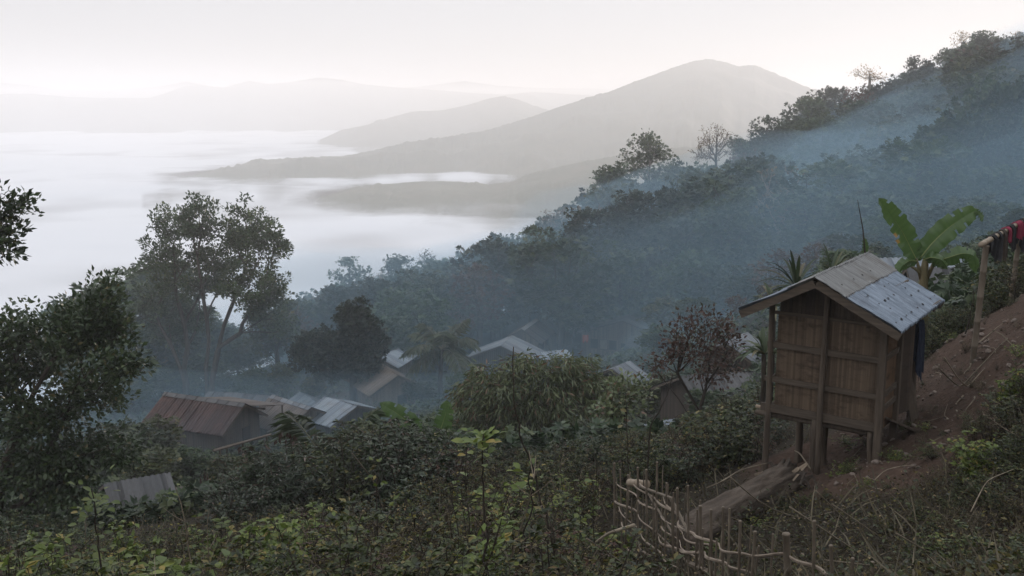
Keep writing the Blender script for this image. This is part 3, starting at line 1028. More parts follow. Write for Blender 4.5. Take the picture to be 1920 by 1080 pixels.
PROTO = [
    proto('forest_tree', 301, [((0, 0, 7.2), (3.0, 3.0, 2.8)), ((1.6, 0.6, 5.4), (2.2, 2.2, 2.0)), ((-1.6, -.8, 5.0), (2.2, 2.2, 2.2))], 95, 26, 1.0, 'sprig', 0.55, 'forest'),
    proto('forest_tree', 302, [((0, 0, 6.0), (3.6, 3.6, 3.2)), ((-1.5, 1, 7.8), (1.8, 1.8, 1.8)), ((1.8, -1, 4), (2.2, 2, 2))], 105, 28, 1.05, 'sprig', 0.55, 'dense'),
    proto('forest_tree', 303, [((0.3, 0, 8.4), (1.9, 1.9, 1.6)), ((-1.2, 0, 6.6), (2.2, 2.2, 1.6)), ((1.5, .6, 6.2), (2.0, 2.0, 1.4)), ((0, -1, 4.2), (2.6, 2.4, 1.6))], 90, 22, 0.85, 'sprig', 0.5, 'forest', th=0.75),
    proto('forest_tree', 304, [((0, 0, 6.6), (2.4, 2.4, 3.4)), ((1.2, 1.2, 4.4), (1.8, 1.8, 1.8))], 80, 18, 0.9, 'sprig', 0.5, 'shrub', th=0.65),
    proto('forest_tree', 305, [((0, 0, 7.5), (2.6, 2.6, 2.2)), ((1, 0, 5), (2.8, 2.4, 2.0))], 80, 9, 0.8, 'sprig', 0.45, 'russet', th=0.7),
    proto('forest_tree', 306, [((0, 0, 7.0), (2.4, 2.4, 2.6)), ((-1, 0, 5), (2.2, 2.2, 1.8))], 120, 1.5, 0.6, 'oval', 0.4, 'bare', 'palebark', th=0.65),
]
PK = ['rounded', 'dense', 'tiered', 'pale green', 'rusty-leaved', 'almost leafless']
used = [0] * 6
rs = np.random.default_rng(77)


def plant(k, g, height, rz, wide=1.0, label=None, cat='tree', group=None, name=None):
    o = PROTO[k] if not used[k] else copy_tree(PROTO[k])
    used[k] += 1
    if name:
        o.name = name
    s = height / 10.0
    o.location = g
    o.rotation_euler = (0, 0, rz)
    o.scale = (s * wide, s * wide, s)
    tag(o, label, cat, group)
    return o


HOUSE_BOX = [(285, 740, 520, 840, 62), (400, 733, 620, 840, 68), (540, 735, 712, 815, 68), (683, 650, 765, 745, 76), (870, 600, 1065, 690, 88), (1058, 575, 1205, 690, 98), (1100, 300, 1101, 301, 40),
             (190, 885, 440, 1000, 36), (1690, 480, 1835, 560, 30), (640, 660, 690, 760, 78), (330, 560, 440, 745, 84)]


def hides(u, v0, v1, hw, Y):
    for (a, b_, c, d_, yh) in HOUSE_BOX:
        if Y < yh + 8 and u + hw > a and u - hw < c and v1 > b_ and v0 < d_:
            return True
    return False


SIL = np.array([(-100, 640), (250, 600), (560, 560), (600, 545), (700, 530), (820, 500), (870, 480), (960, 440), (1000, 440), (1070, 400), (1110, 385), (1160, 330), (1190, 325), (1270, 322), (1310, 310), (1395, 285), (1405, 268), (1470, 250), (1480, 200), (1500, 175), (1530, 165),
                (1600, 165), (1680, 158), (1700, 140), (1760, 128), (1800, 92), (1900, 72), (2000, 45), (2400, -60)], float)
spots = []
tries = 0
while len(spots) < 215 and tries < 30000:
    tries += 1
    Y = 104 + 140 * rs.random()  # trees run on past the crest, added there to shade the slope
    u = rs.uniform(520, 2080)
    g = gpos(u, Y)
    if g.z < -46 or (u < 1150 and Y > 158) or (u < 560 and Y < 110):
        continue
    vs = np.interp(u, SIL[:, 0], SIL[:, 1])
    hm = vz(vs, Y) - g.z
    if hm < 3.5:
        continue
    hgt = min(rs.uniform(7.5, 15.5), hm)
    sp_ = 0.36 * hgt + 0.8
    if any((g.x - q[0]) ** 2 + (g.y - q[1]) ** 2 < (0.5 * (sp_ + q[2])) ** 2 * 1.0 for q in spots):
        continue
    vt = uv(g + Vector((0, 0, hgt)))[1]
    if hides(u, vt, uv(g)[1], hgt * 0.3 * FP / Y, Y):
        continue
    spots.append((g.x, g.y, sp_))
    k = int(rs.choice(6, p=[.27, .27, .2, .12, .09, .05]))
    place = 'on the steep wooded slope behind the hut' if u > 1420 else ('on the shoulder of the wood behind the village' if u > 1000 else 'on the rim of the wood above the fog')
    plant(k, g - Vector((0, 0, 0.3)), hgt * 1.03, rs.uniform(0, 6.28), rs.uniform(1.05, 1.45) * (1.15 if hgt < 6 else 1), PK[k] + ' forest tree ' + place, 'tree', PK[k] + ' trees ' + place)
for u in np.arange(565, 2030, 21):           # the outermost row, standing along the crest
    Y = float(np.interp(u, [560, 820, 960, 1110, 1300, 1480, 1700, 2000], [114, 126, 140, 151, 170, 188, 211, 221])) + rs.uniform(-5, 2)
    uu = u + rs.uniform(-8, 8)
    g = gpos(uu, Y)
    big = rs.random() < 0.5
    vs = np.interp(uu, SIL[:, 0], SIL[:, 1]) + (abs(rs.normal(0, 5)) - 10 if big else 12 + abs(rs.normal(0, 12)))
    hgt = vz(vs, Y) - g.z
    if hgt < 3:
        continue
    while hgt > 17:
        g = g + Vector((0, -4, 0)); g.z = h1(g.x, g.y); hgt = vz(vs, g.y) - g.z
        if g.y < 100:
            break
    hgt = min(hgt, 18)
    k = int(rs.choice(6, p=[.26, .26, .24, .10, .09, .05]))
    place = 'on the steep wooded slope behind the hut' if uu > 1420 else ('on the shoulder of the wood behind the village' if uu > 1000 else 'on the rim of the wood above the fog')
    plant(k, g - Vector((0, 0, 0.3)), hgt * 1.03, rs.uniform(0, 6.28), rs.uniform(0.9, 1.3) * min(1.0, 11 / hgt) ** .5, PK[k] + ' forest tree ' + place, 'tree', PK[k] + ' trees ' + place)
print('forest', len(spots), tries)

# garden trees and bushes standing in the mist round the houses
MIST = [  # column, distance, top pixel row, kind, width, label
    (255, 96, 500, 1, 1.3, 'dark dense tree behind the forked tree at its left side'), (200, 99, 560, 1, 1.2, 'dark tree half hidden behind the broadleaf tree'), (520, 97, 560, 3, 1.2, 'twiggy grey-green tree at the right foot of the forked tree'),
    (560, 104, 580, 4, 1.1, 'thin rusty tree in the mist right of the forked tree'), (450, 101, 640, 0, 1.3, 'soft green tree in the mist behind the forked trunks'), (300, 104, 640, 0, 1.3, 'misty tree seen between the left forked trunks'), (600, 108, 570, 0, 1.2, 'misty green tree left of the slender tree'),
    (365, 104, 590, 0, 1.6, 'blue-grey tree in the mist straight behind the forked trunks'), (415, 107, 600, 1, 1.6, 'dark misty tree behind the right forked trunk'), (330, 101, 620, 3, 1.5, 'grey-green misty tree behind the left forked trunk'), (395, 98, 665, 0, 1.7, 'low misty tree at the feet of the forked trunks'), (470, 104, 630, 0, 1.5, 'misty tree right of the forked trunks'), (520, 108, 600, 0, 1.5, 'misty tree between the forked tree and the round tree'), (270, 108, 560, 0, 1.5, 'misty tree left of the forked trunks'),
    (305, 94, 690, 1, 1.6, 'low dark bush behind the red-roofed house'), (350, 93, 700, 0, 1.7, 'low bush between the left trunks and the red roof'), (425, 92, 712, 1, 1.7, 'low dark bush right of the forked trunks'), (265, 90, 690, 1, 1.6, 'low dark bush at the left end of the red roof'),
    (590, 84, 705, 3, 1.3, 'pale willowy bush between the round tree and the shed roofs'), (530, 88, 680, 3, 1.2, 'pale mist-coloured tree above the shed roofs'), (480, 90, 690, 0, 1.4, 'bush in the mist right of the forked trunks'), (250, 86, 690, 0, 1.5, 'bush in the mist left of the red-roofed house'), (455, 86, 722, 1, 1.4, 'small round dark bush on the grey roof line'),
    (300, 56, 785, 3, 1.25, 'tall leafy bush in front of the red roof'), (245, 52, 800, 0, 1.4, 'mist-grey bush beside the broadleaf tree'), (355, 54, 840, 0, 1.35, 'mist-grey bush below the red-roofed house'), (295, 47, 840, 3, 1.4, 'grey-green bush above the lower roofs'), (425, 52, 880, 3, 1.3, 'thin bush in the smoke above the shingle roof'), (480, 50, 860, 4, 1.2, 'sparse bush in the smoke right of the lower roofs'),
    (735, 94, 600, 0, 1.2, 'tree in the mist left of the coconut palm'), (780, 100, 545, 1, 1.4, 'olive flat-crowned tree above the coconut palm'), (940, 116, 540, 1, 1.5, 'big rounded tree behind the grey gabled house'), (880, 112, 560, 0, 1.4, 'dark tree in the mist above the palm fronds'), (1010, 122, 500, 2, 1.2, 'dark tree behind the bright-ridged house'), (862, 80, 700, 0, 1.2, 'bush under the palm fronds at their right side'), (785, 80, 712, 1, 1.2, 'bush under the palm fronds at their left side'), (1075, 114, 575, 3, 1.5, 'yellow-green bush on the slope behind the two gables'), (1115, 118, 560, 3, 1.3, 'pale bush above the long dark roof'),
    (1205, 122, 365, 0, 1.25, 'big rounded tree below the tall emergent tree'), (1290, 116, 385, 1, 1.3, 'biggest dark rounded crown in the middle of the smoky slope'), (1160, 126, 395, 2, 1.2, 'big dark tree left of the biggest rounded crown'), (1370, 112, 410, 0, 1.3, 'big soft crown right of the biggest rounded crown'), (1110, 120, 445, 1, 1.25, 'big crown above the long dark house'), (1440, 118, 430, 3, 1.3, 'pale green crown in the thickest smoke'), (1500, 112, 430, 1, 1.3, 'dark crown in the smoke left of the bent shoot'), (1560, 122, 400, 0, 1.3, 'big crown in the smoke above the hut ridge'), (1660, 128, 350, 1, 1.3, 'big dark crown on the slope above the upright banana leaf'), (1830, 122, 330, 0, 1.4, 'big crown on the slope above the washing rail'), (1250, 124, 430, 3, 1.2, 'pale tree between the two big dark crowns'),
    (1245, 92, 560, 3, 1.5, 'yellowish drooping tree beside the long dark house'), (1235, 78, 610, 0, 1.5, 'misty bush right of the long dark house'), (1265, 118, 490, 1, 0.9, 'column of creepers on a broken trunk in the smoke'), (1330, 104, 500, 0, 1.4, 'misty tree left of the smoke column'), (1400, 96, 500, 2, 1.2, 'misty tree above the spiky plants'), (1460, 88, 470, 4, 1.3, 'rusty tree in the blue mist above the hut roof'), (1530, 80, 455, 4, 1.3, 'reddish-brown tree above the hut ridge'), (1600, 86, 440, 0, 1.4, 'misty round tree above the hut ridge'),
    (1380, 78, 575, 4, 1.3, 'rusty misty tree left of the spiky plants'), (1440, 74, 530, 4, 1.2, 'brownish misty bush behind the spiky plants'), (1300, 84, 560, 0, 1.3, 'grey-blue bush in the smoke behind the russet tree'), (1700, 92, 385, 1, 1.4, 'rounded tree behind the banana leaves'), (1780, 88, 370, 1, 1.5, 'rounded tree behind the folded banana leaf'), (1850, 82, 380, 0, 1.5, 'rounded tree behind the end of the washing pole'), (1910, 70, 390, 0, 1.4, 'misty tree at the right edge behind the washing'), (1640, 70, 455, 3, 1.2, 'pale misty bush left of the banana stem'), (1580, 64, 470, 0, 1.2, 'misty bush right behind the hut ridge'),
    (1330, 46, 730, 0, 1.4, 'bushy green tree below the russet tree'), (1250, 58, 700, 3, 1.3, 'pale bush in the smoke between mango and russet tree'),
]
for i, (u, Y, v, k, wd, lab) in enumerate(MIST):
    g = gpos(u, Y)
    hgt = max(2.0, vz(v, Y) - g.z)
    plant(k, g - Vector((0, 0, 0.2)), hgt * 1.05, rs.uniform(0, 6.28), wd * (1.25 if hgt < 6 else 1), lab, 'tree' if hgt > 4 else 'bush', name='garden_tree' if hgt > 4 else 'garden_bush')
for k in range(6):
    if not used[k]:
        copy = PROTO[k]
        for c in list(copy.children):
            bpy.data.objects.remove(c)
        bpy.data.objects.remove(copy)
# ------------------------------------------------------------------ village houses
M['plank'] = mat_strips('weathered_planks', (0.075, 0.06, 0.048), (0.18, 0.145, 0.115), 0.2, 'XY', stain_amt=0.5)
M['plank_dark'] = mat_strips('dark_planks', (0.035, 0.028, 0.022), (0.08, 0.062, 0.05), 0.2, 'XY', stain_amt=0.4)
M['mat_wall'] = mat_strips('bamboo_mat_wall', (0.10, 0.075, 0.05), (0.18, 0.14, 0.095), 0.12, 'XY', stain_amt=0.4)
M['roof_grey'] = mat_strips('grey_metal_sheets', (0.09, 0.10, 0.115), (0.19, 0.205, 0.22), 0.75, 'Y', (0.13, 0.10, 0.085), 0.6, 0.5, (0.8, 0.5, 0.8), 0.35)
M['roof_light'] = mat_strips('light_metal_sheets', (0.12, 0.14, 0.165), (0.24, 0.27, 0.30), 0.75, 'Y', (0.15, 0.14, 0.13), 0.6, 0.45, (0.8, 0.5, 0.8), 0.5)
M['roof_red'] = mat_strips('rust_red_sheets', (0.026, 0.018, 0.018), (0.050, 0.029, 0.027), 0.75, 'Y', (0.09, 0.045, 0.035), 0.6, 0.55, (0.8, 0.5, 0.8), 0.1)
M['roof_dark'] = mat_strips('dark_fibre_sheets', (0.05, 0.052, 0.056), (0.105, 0.103, 0.105), 0.9, 'Y', (0.05, 0.045, 0.04), 0.6, 0.75, (0.8, 0.5, 0.8), 0.0)
M['roof_brown'] = mat_strips('brown_grey_sheets', (0.075, 0.064, 0.058), (0.145, 0.122, 0.108), 0.75, 'Y', (0.09, 0.06, 0.05), 0.6, 0.6, (0.8, 0.5, 0.8), 0.2)
M['thatch'] = mat_strips('split_bamboo_thatch', (0.10, 0.078, 0.06), (0.19, 0.148, 0.115), 0.14, 'Y', (0.10, 0.07, 0.05), 0.6, 0.9, (2, 1, 2))
M['shingle'] = mat_strips('shingles', (0.07, 0.06, 0.055), (0.15, 0.125, 0.11), 0.28, 'Y', (0.06, 0.045, 0.04), 0.5, 0.9, (2, 1, 2))
M['timber'] = mat_rough('timber', (0.05, 0.04, 0.03), (0.12, 0.095, 0.075), (1, 1, 0.3), 8.0, 0.85, 0.2)
M['ridge_pale'] = mat_rough('pale_ridge_sheet', (0.30, 0.30, 0.30), (0.46, 0.45, 0.44), (1, 1, 1), 4.0, 0.6, 0.0)
M['shutter'] = mat_rough('dark_opening_boards', (0.012, 0.011, 0.010), (0.025, 0.022, 0.02), (1, 1, 1), 4.0, 0.9, 0.0)
M['pale_window'] = mat_rough('pale_shutter', (0.16, 0.14, 0.12), (0.26, 0.23, 0.2), (1, 1, 1), 4.0, 0.9, 0.0)  # pale boards of one window, an ordinary surface colour


def house(name, A, B, W, rise, wall, roof_m, wall_m, label, over=0.45, Lx=0.0, ridge_m=None, door=True, windows=2, shingled=False, lean=None, cat='house', stilts=0.0, back=0.0):
    """A: pixel and distance of the near end of the ridge; B: pixel of its far end at the same height. Local +Y runs from A to B."""
    pa = px(*A)
    yb = A[2] * (A[1] - 200 + 1e-6) / (B[1] - 200)
    pb = px(B[0], B[1], yb)
    d = Vector((pb.x - pa.x, pb.y - pa.y, 0))
    L = d.length + Lx
    d.normalize()
    rz = math.atan2(d.y, d.x) - math.pi / 2
    zr = pa.z
    gz = h1(pa.x, pa.y)
    zf = zr - rise - wall                       # floor level
    zb = min(gz, zf)
    root = empty(name, (pa.x, pa.y, zb), rz)
    top = zr - zb
    eave = top - rise
    w = W / 2
    sl = rise / w
    y0, y1 = 0.0, L
    # walls with gables, one thin shell
    f = zf - zb
    mb = MB()
    V = [(-w, y0, f), (w, y0, f), (w, y0, eave), (0, y0, top - 0.05), (-w, y0, eave), (-w, y1, f), (w, y1, f), (w, y1, eave), (0, y1, top - 0.05), (-w, y1, eave)]
    mb.add(V, [(0, 1, 2, 3, 4), (6, 5, 9, 8, 7), (1, 6, 7, 2), (5, 0, 4, 9), (0, 5, 6, 1)])
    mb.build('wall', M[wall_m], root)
    # roof: two corrugated or shingled slopes with thickness
    rf = MB()
    o_ = over
    for s in (-1, 1):
        ny = max(8, int((L + 2 * o_) / 0.12)) if not shingled else 4
        nx = 2 if not shingled else 9
        ye = np.linspace(y0 - o_, y1 + o_ + back, ny + 1)
        xe = np.linspace(0, w + o_, nx + 1 if shingled else 3)
        VV, FF = [], []
        for i, xx in enumerate(xe):
            for j, yy in enumerate(ye):
                zz = top + 0.05 - sl * xx + (0.028 * math.cos(j * math.pi) if not shingled else (0.05 if i % 2 else 0))
                zz += 0.03 * math.sin(xx * 1.7 + yy * 0.8 + s)
                VV.append((s * xx, yy, zz))
        nyv = len(ye)
        for i in range(len(xe) - 1):
            for j in range(nyv - 1):
                q = (i * nyv + j, (i + 1) * nyv + j, (i + 1) * nyv + j + 1, i * nyv + j + 1)
                FF.append(q if s > 0 else q[::-1])
        rf.add(VV, FF)
        n = len(VV)
        rf.add([(x, y, z - 0.05) for x, y, z in VV], [q[::-1] for q in FF])
    ro = rf.build('roof', M[roof_m], root)
    if ridge_m:
        rc = MB()
        for s in (-1, 1):
            rc.bar((s * 0.17, y0 - o_, top + 0.09 - sl * 0.17), (s * 0.17, y1 + o_, top + 0.09 - sl * 0.17), 0.36, 0.03, up=(s * sl, 0, 1))
        rc.build('ridge_cap', M[ridge_m], ro)
    for s in (-1, 1):
        for yy in (y0 - o_ + 0.03, y1 + o_ - 0.03):
            bg_ = MB()
            bg_.bar((s * 0.01, yy, top - 0.06), (s * (w + o_), yy, top - 0.06 - sl * (w + o_)), 0.04, 0.13)
            bg_.build('barge_board', M['timber'], ro)
    if f > 0.15:
        for sx in (-1, 1):
            for yy in (0.1, L - 0.1):
                pm = MB()
                pm.tube([(sx * (w - 0.1), yy, -1.2), (sx * (w - 0.1), yy, f + 0.02)], 0.09, 6)
                pm.build('post', M['timber'], root)
    if door:
        dm = MB()
        dm.box((w * 0.25, y0 - 0.02, f + min(0.9, wall * .45)), (0.8, 0.05, min(1.7, wall * 0.85)))
        dm.build('door', M['shutter'], root)
        for s in range(windows):
            wm = MB()
            wm.box((w + 0.02, L * (0.3 + 0.4 * s), f + wall * 0.58), (0.05, 0.7, 0.6))
            fr = wm.build('window', M['shutter'], root)
            fm = MB()
            for yy in (-0.39, 0.39):
                fm.box((w + 0.03, L * (0.3 + 0.4 * s) + yy, f + wall * 0.58), (0.06, 0.07, 0.74))
            for zz in (-0.34, 0.34):
                fm.box((w + 0.03, L * (0.3 + 0.4 * s), f + wall * 0.58 + zz), (0.055, 0.71, 0.07))
            fm.build('frame', M['timber'], fr)
    tag(root, label, cat, 'houses of the village')
    return root, (w, L, f, eave, top)


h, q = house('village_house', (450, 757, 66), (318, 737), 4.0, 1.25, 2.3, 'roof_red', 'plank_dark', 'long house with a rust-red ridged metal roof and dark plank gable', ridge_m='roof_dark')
w, L, f, eave, top = q
mb = MB()   # its open porch on the right with a lean-to roof
mb.bar((w + 0.3, -0.3, eave + 0.25), (w + 0.3, L * 0.8, eave + 0.25), 0.1, 0.1)
mb.add([(0.4, -0.9, top - 0.15), (w + 2.2, -0.7, eave + 0.1), (w + 2.2, L * 0.7, eave + 0.1), (0.4, L * 0.7, top - 0.15)], [(0, 1, 2, 3)])
mb.add([(0.4, -0.9, top - 0.2), (w + 2.2, -0.7, eave + 0.05), (w + 2.2, L * 0.7, eave + 0.05), (0.4, L * 0.7, top - 0.2)], [(3, 2, 1, 0)])
pr = mb.build('porch_roof', M['roof_brown'], h)
for yy in (-0.5, L * .3):
    pm = MB()
    pm.tube([(w + 2.0, yy, f - 0.5), (w + 2.0, yy, eave + 0.08)], 0.06, 6)
    pm.build('porch_post', M['timber'], h)
rl = MB()
rl.bar((w + 0.1, -0.5, f + 0.9), (w + 2.0, -0.5, f + 0.9), 0.05, 0.08)
rl.bar((w + 0.1, -0.5, f + 0.45), (w + 2.0, -0.5, f + 0.45), 0.05, 0.08)
rl.box((w + 1.0, -0.3, f), (2.1, 1.6, 0.08))
rl.build('porch_rail', M['timber'], h)

house('village_house', (497, 741, 80), (398, 735), 4.0, 1.1, 2.2, 'roof_dark', 'plank_dark', 'low grey-brown roofed house behind the red roof')
h, q = house('village_house', (577, 763, 70), (517, 743), 4.4, 1.15, 2.4, 'roof_brown', 'plank', 'plank house with a brownish sheet roof between the red roof and the pale shed', ridge_m='roof_grey')
w, L, f, eave, top = q
mb = MB()
for zz in (0.35, 0.75, 1.15):
    mb.bar((-w * .9, -0.6, f + zz), (w, -0.6, f + zz), 0.04, 0.09)
for xx in (-w * .9, -w * .3, w * .3, w):
    mb.tube([(xx, -0.6, f - 1.0), (xx, -0.6, f + 1.3)], 0.05, 5)
mb.build('veranda_rail', M['timber'], h)
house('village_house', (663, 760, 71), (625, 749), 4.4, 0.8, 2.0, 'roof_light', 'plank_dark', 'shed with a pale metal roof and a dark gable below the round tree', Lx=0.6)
house('village_house', (600, 758, 79), (566, 737), 3.4, 0.9, 2.0, 'roof_light', 'plank', 'little pale-roofed house behind the willowy bush', door=False)
house('village_house', (742, 702, 80), (700, 676), 4.2, 1.2, 2.4, 'thatch', 'mat_wall', 'hut with a sagging split-bamboo roof beside the round tree', windows=1)
house('village_house', (716, 671, 88), (748, 652), 2.6, 0.55, 2.0, 'roof_light', 'plank', 'small shed with a shiny silver roof behind the split-bamboo roof', door=False)
house('village_house', (980, 616, 104), (1003, 599), 3.6, 1.1, 2.4, 'roof_brown', 'plank', 'gabled house with a bright strip along the ridge of its brown-grey roof', ridge_m='ridge_pale')
h, q = house('village_house', (1015, 604, 110), (1046, 594), 4.0, 0.8, 2.2, 'roof_grey', 'plank', 'grey-roofed house just behind the bright-ridged gable', windows=1)
h, q = house('village_house', (1170, 600, 105), (1196, 581), 9.6, 1.6, 3.0, 'roof_dark', 'plank', 'biggest house, a long low dark roof over a broad plank gable', door=False, windows=0)
w, L, f, eave, top = q
for xx, dark in ((-3.3, 1), (-2.2, 0), (-1.2, 1), (1.7, 1)):
    wm = MB()
    wm.box((xx, -0.03, f + 1.7), (0.8, 0.05, 1.0))
    o = wm.build('window', M['shutter' if dark else 'pale_window'], h)
    fm = MB()
    for s in (-.44, .44):
        fm.box((xx + s, -0.05, f + 1.7), (0.08, 0.06, 1.15))
    for s in (-.54, .54):
        fm.box((xx, -0.05, f + 1.7 + s), (0.8, 0.055, 0.08))
    fm.build('frame', M['timber'], o)
dm = MB()
dm.box((0.2, -0.03, f + 1.0), (0.95, 0.06, 2.0))
dm.build('door', M['shutter'], h)
ml = MB()
ml.add([(0.8, -0.1, f + 2.9), (w + 0.6, -0.1, f + 2.7), (w + 0.6, -2.2, f + 2.2), (0.8, -2.2, f + 2.35)], [(0, 1, 2, 3), (3, 2, 1, 0)])
ml.box((w / 2 + .7, -2.15, f + 2.22), (w, 0.06, 0.1))
ml.build('awning', M['roof_dark'], h)
dk = MB()
dk.box((0, -1.3, f - 0.1), (2 * w, 2.4, 0.12))
for xx in np.linspace(-w + .2, w - .2, 6):
    dk.tube([(xx, -2.3, -1.6), (xx, -2.3, f - 0.05)], 0.08, 5)
dk.build('veranda_floor', M['timber'], h)
hd = h
house('village_house', (941, 647, 92), (957, 633), 6.4, 1.35, 2.2, 'roof_grey', 'plank_dark', 'wide house with a sloping blue-grey sheet roof partly behind the mango tree', Lx=0.4)
house('village_shed', (1012, 662, 90), (1056, 657), 1.7, 0.25, 1.4, 'roof_light', 'plank_dark', 'low lean-to with a thin bright roof edge above the mango crown', door=False, cat='shed')
house('village_house', (1152, 690, 70), (1176, 680), 3.6, 0.9, 2.2, 'roof_grey', 'plank_dark', 'house with a blue-grey roof right of the mango tree', windows=0)
house('village_house', (222, 905, 40), (292, 892), 5.4, 1.2, 2.5, 'roof_dark', 'plank_dark', 'dark low house half hidden behind the broadleaf tree', windows=0, over=0.6)
house('village_house', (325, 917, 46), (432, 903), 6.4, 1.7, 2.2, 'shingle', 'plank_dark', 'house with a big shingled roof behind the small lopped tree', windows=0, shingled=True)
house('village_shed', (1216, 797, 46), (1250, 790), 2.2, 0.5, 1.6, 'roof_light', 'plank_dark', 'pale roof glimpsed low between the bushes under the russet tree', door=False, cat='shed')
house('village_house', (1722, 503, 37), (1836, 506), 5.2, 1.3, 2.2, 'roof_dark', 'plank_dark', 'dark roofed house behind the banana stem', windows=0)
house('village_shed', (1668, 486, 45), (1832, 487), 3.2, 0.7, 2.0, 'roof_light', 'plank', 'shed with a silvery roof showing through the banana leaves', door=False, cat='shed')
house('village_house', (1366, 642, 58), (1398, 626), 3.0, 0.8, 2.0, 'roof_grey', 'plank_dark', 'small gabled house between the russet tree and the hut', windows=0)
house('village_house', (1290, 706, 52), (1432, 696), 7.5, 1.6, 2.2, 'roof_dark', 'plank_dark', 'house with a broad smoke-blue roof behind the green tree at the hut', windows=0)
house('village_house', (1560, 441, 100), (1590, 437), 4.0, 0.9, 2.0, 'roof_light', 'plank', 'faint far house in the smoke above the hut ridge', door=False, windows=0)

# orange cloth hanging on the big house
mb = MB()
n = 6
V = [(x * 0.12 - 0.3, 0.06 * math.sin(x * 1.9 + z), -z * (0.24 + 0.06 * math.sin(x * 2.1))) for x in range(n) for z in range(4)]
mb.add(V, [(i * 4 + j, (i + 1) * 4 + j, (i + 1) * 4 + j + 1, i * 4 + j + 1) for i in range(n - 1) for j in range(3)])
M['orange_cloth'] = mat_rough('orange_cloth', (0.20, 0.06, 0.045), (0.30, 0.09, 0.06), (1, 1, 1), 5.0, 0.95, 0.0)
o = mb.build('cloth', M['orange_cloth'], smooth=True)
o.location = px(1098, 628, 99)
tag(o, 'orange-red cloth hanging at the end of the long dark house', 'cloth')

# bamboo drying platform in front of the red-roofed house
root = empty('bamboo_platform', gpos(455, 60))
zt = vz(833, 60) - root.location.z
mb = MB()
for k in range(9):
    a = px(400, 846, 57.5 + k * 0.32)
    b_ = px(508, 815, 62.5 + k * 0.32)
    mb.tube([Vector(a) - root.location + Vector((0, 0, 0.03 * (k % 3))), Vector(b_) - root.location + Vector((0, 0, 0.03 * (k % 2)))], 0.07, 5)
mb.build('slatted_top', M['timber'], root)
for (u, v, Y) in [(412, 842, 58), (500, 818, 62.5), (425, 840, 61), (455, 830, 60.5)]:
    p_ = px(u, v, Y) - root.location
    pm = MB()
    pm.tube([(p_.x, p_.y, -2.5), (p_.x, p_.y, p_.z)], 0.07, 5)
    pm.build('post', M['timber'], root)
tag(root, 'long platform of pale bamboo poles in front of the red-roofed house', 'platform')
# two thin posts standing behind the gables
for u, v0, Y, lab in [(1016, 572, 116, 'thin pale pole behind the bright-ridged house'), (1030, 578, 117, 'shorter thin pole behind the grey-roofed house')]:
    g = gpos(u, Y)
    mb = MB()
    mb.tube([(0, 0, -0.3), (0.1, 0, vz(v0, Y) - g.z)], [0.09, 0.05], 5)
    o = mb.build('pole', M['palebark'])
    o.location = g
    tag(o, lab, 'pole')


# ------------------------------------------------------------------ palms, banana plants, papaya-like lopped tree
def frond(rng, L, rise, droop, nl, ll, lw, mat, parent, loc, az, tilt, twist=0.0):
    """a feather frond: midrib with leaflets on both sides"""
    ts = np.linspace(0, 1, 12)
    rad = L * (ts - 0.12 * ts ** 2)
    z = L * (math.sin(tilt) * ts - droop * ts ** 2.2)
    r = rad * math.cos(tilt * 0.75)
    P = np.stack([r * math.cos(az) + 0.25 * L * twist * ts ** 2 * -math.sin(az), r * math.sin(az) + 0.25 * L * twist * ts ** 2 * math.cos(az), z], 1)
    mb = MB()
    mb.tube(P, np.linspace(0.035, 0.008, 12) * L / 3.5, 4, tint=0.9)
    s = np.repeat(np.linspace(0.16, 0.99, nl), 2)
    side = np.tile([1, -1], nl)
    pos = np.stack([np.interp(s, ts, P[:, k]) for k in range(3)], 1)
    T = np.gradient(P, axis=0)
    tg = np.stack([np.interp(s, ts, T[:, k]) for k in range(3)], 1)
    tg /= np.linalg.norm(tg, axis=1)[:, None]
    sd = np.cross(tg, [0, 0, 1.0])
    sd /= np.linalg.norm(sd, axis=1)[:, None] + 1e-6
    D = sd * side[:, None] * 0.9 + tg * 0.55 + np.array([0, 0, -0.25]) + rng.normal(0, 0.12, (len(s), 3))
    sz = ll * (0.45 + 0.9 * np.sin(np.clip(s * 1.05, 0, 1) * math.pi) ** 0.7) * rng.uniform(0.8, 1.1, len(s))
    R = frames(D, 1.0, rng, 0.3)
    v, f = LEAF['lance']
    v = v * np.array([lw, 1, 1.2])
    V = np.einsum('nij,kj->nki', R, v) * sz[:, None, None] + pos[:, None, :]
    F = (f[None] + (np.arange(len(s)) * len(v))[:, None, None]).reshape(-1, 3)
    t = np.repeat(rng.uniform(0.1, 0.8, len(s)), len(v))
    mb.add(V.reshape(-1, 3), F.tolist(), 0, t)
    o = mb.build('frond', M[mat], parent)
    o.location = loc
    return o


def palm(name, u, v, Y, L, n, seed, label, lean=0.3):
    rng = np.random.default_rng(seed)
    g = gpos(u, Y)
    root = empty(name, g)
    hh = vz(v, Y) - g.z
    mb = MB()
    mb.tube([(0, 0, -0.3), (0.05, 0, hh * .4), (lean * .5, 0, hh * .75), (lean, 0, hh)], [0.24, 0.2, 0.17, 0.16], 8)
    mb.build('trunk', M['bark'], root, smooth=True)
    for k in range(n):
        az = k * 2.4 + rng.uniform(-.3, .3)
        ti = 1.25 - 1.5 * (k / n)
        frond(rng, L * rng.uniform(0.85, 1.1), 0, 0.35 + 0.3 * (k / n), 30, L * 0.25, 1.0, 'palm_pale' if name == 'coconut_palm' else 'palm', root, (lean, 0, hh), az, ti, rng.uniform(-.4, .4))
    tag(root, label, 'palm')
    return root


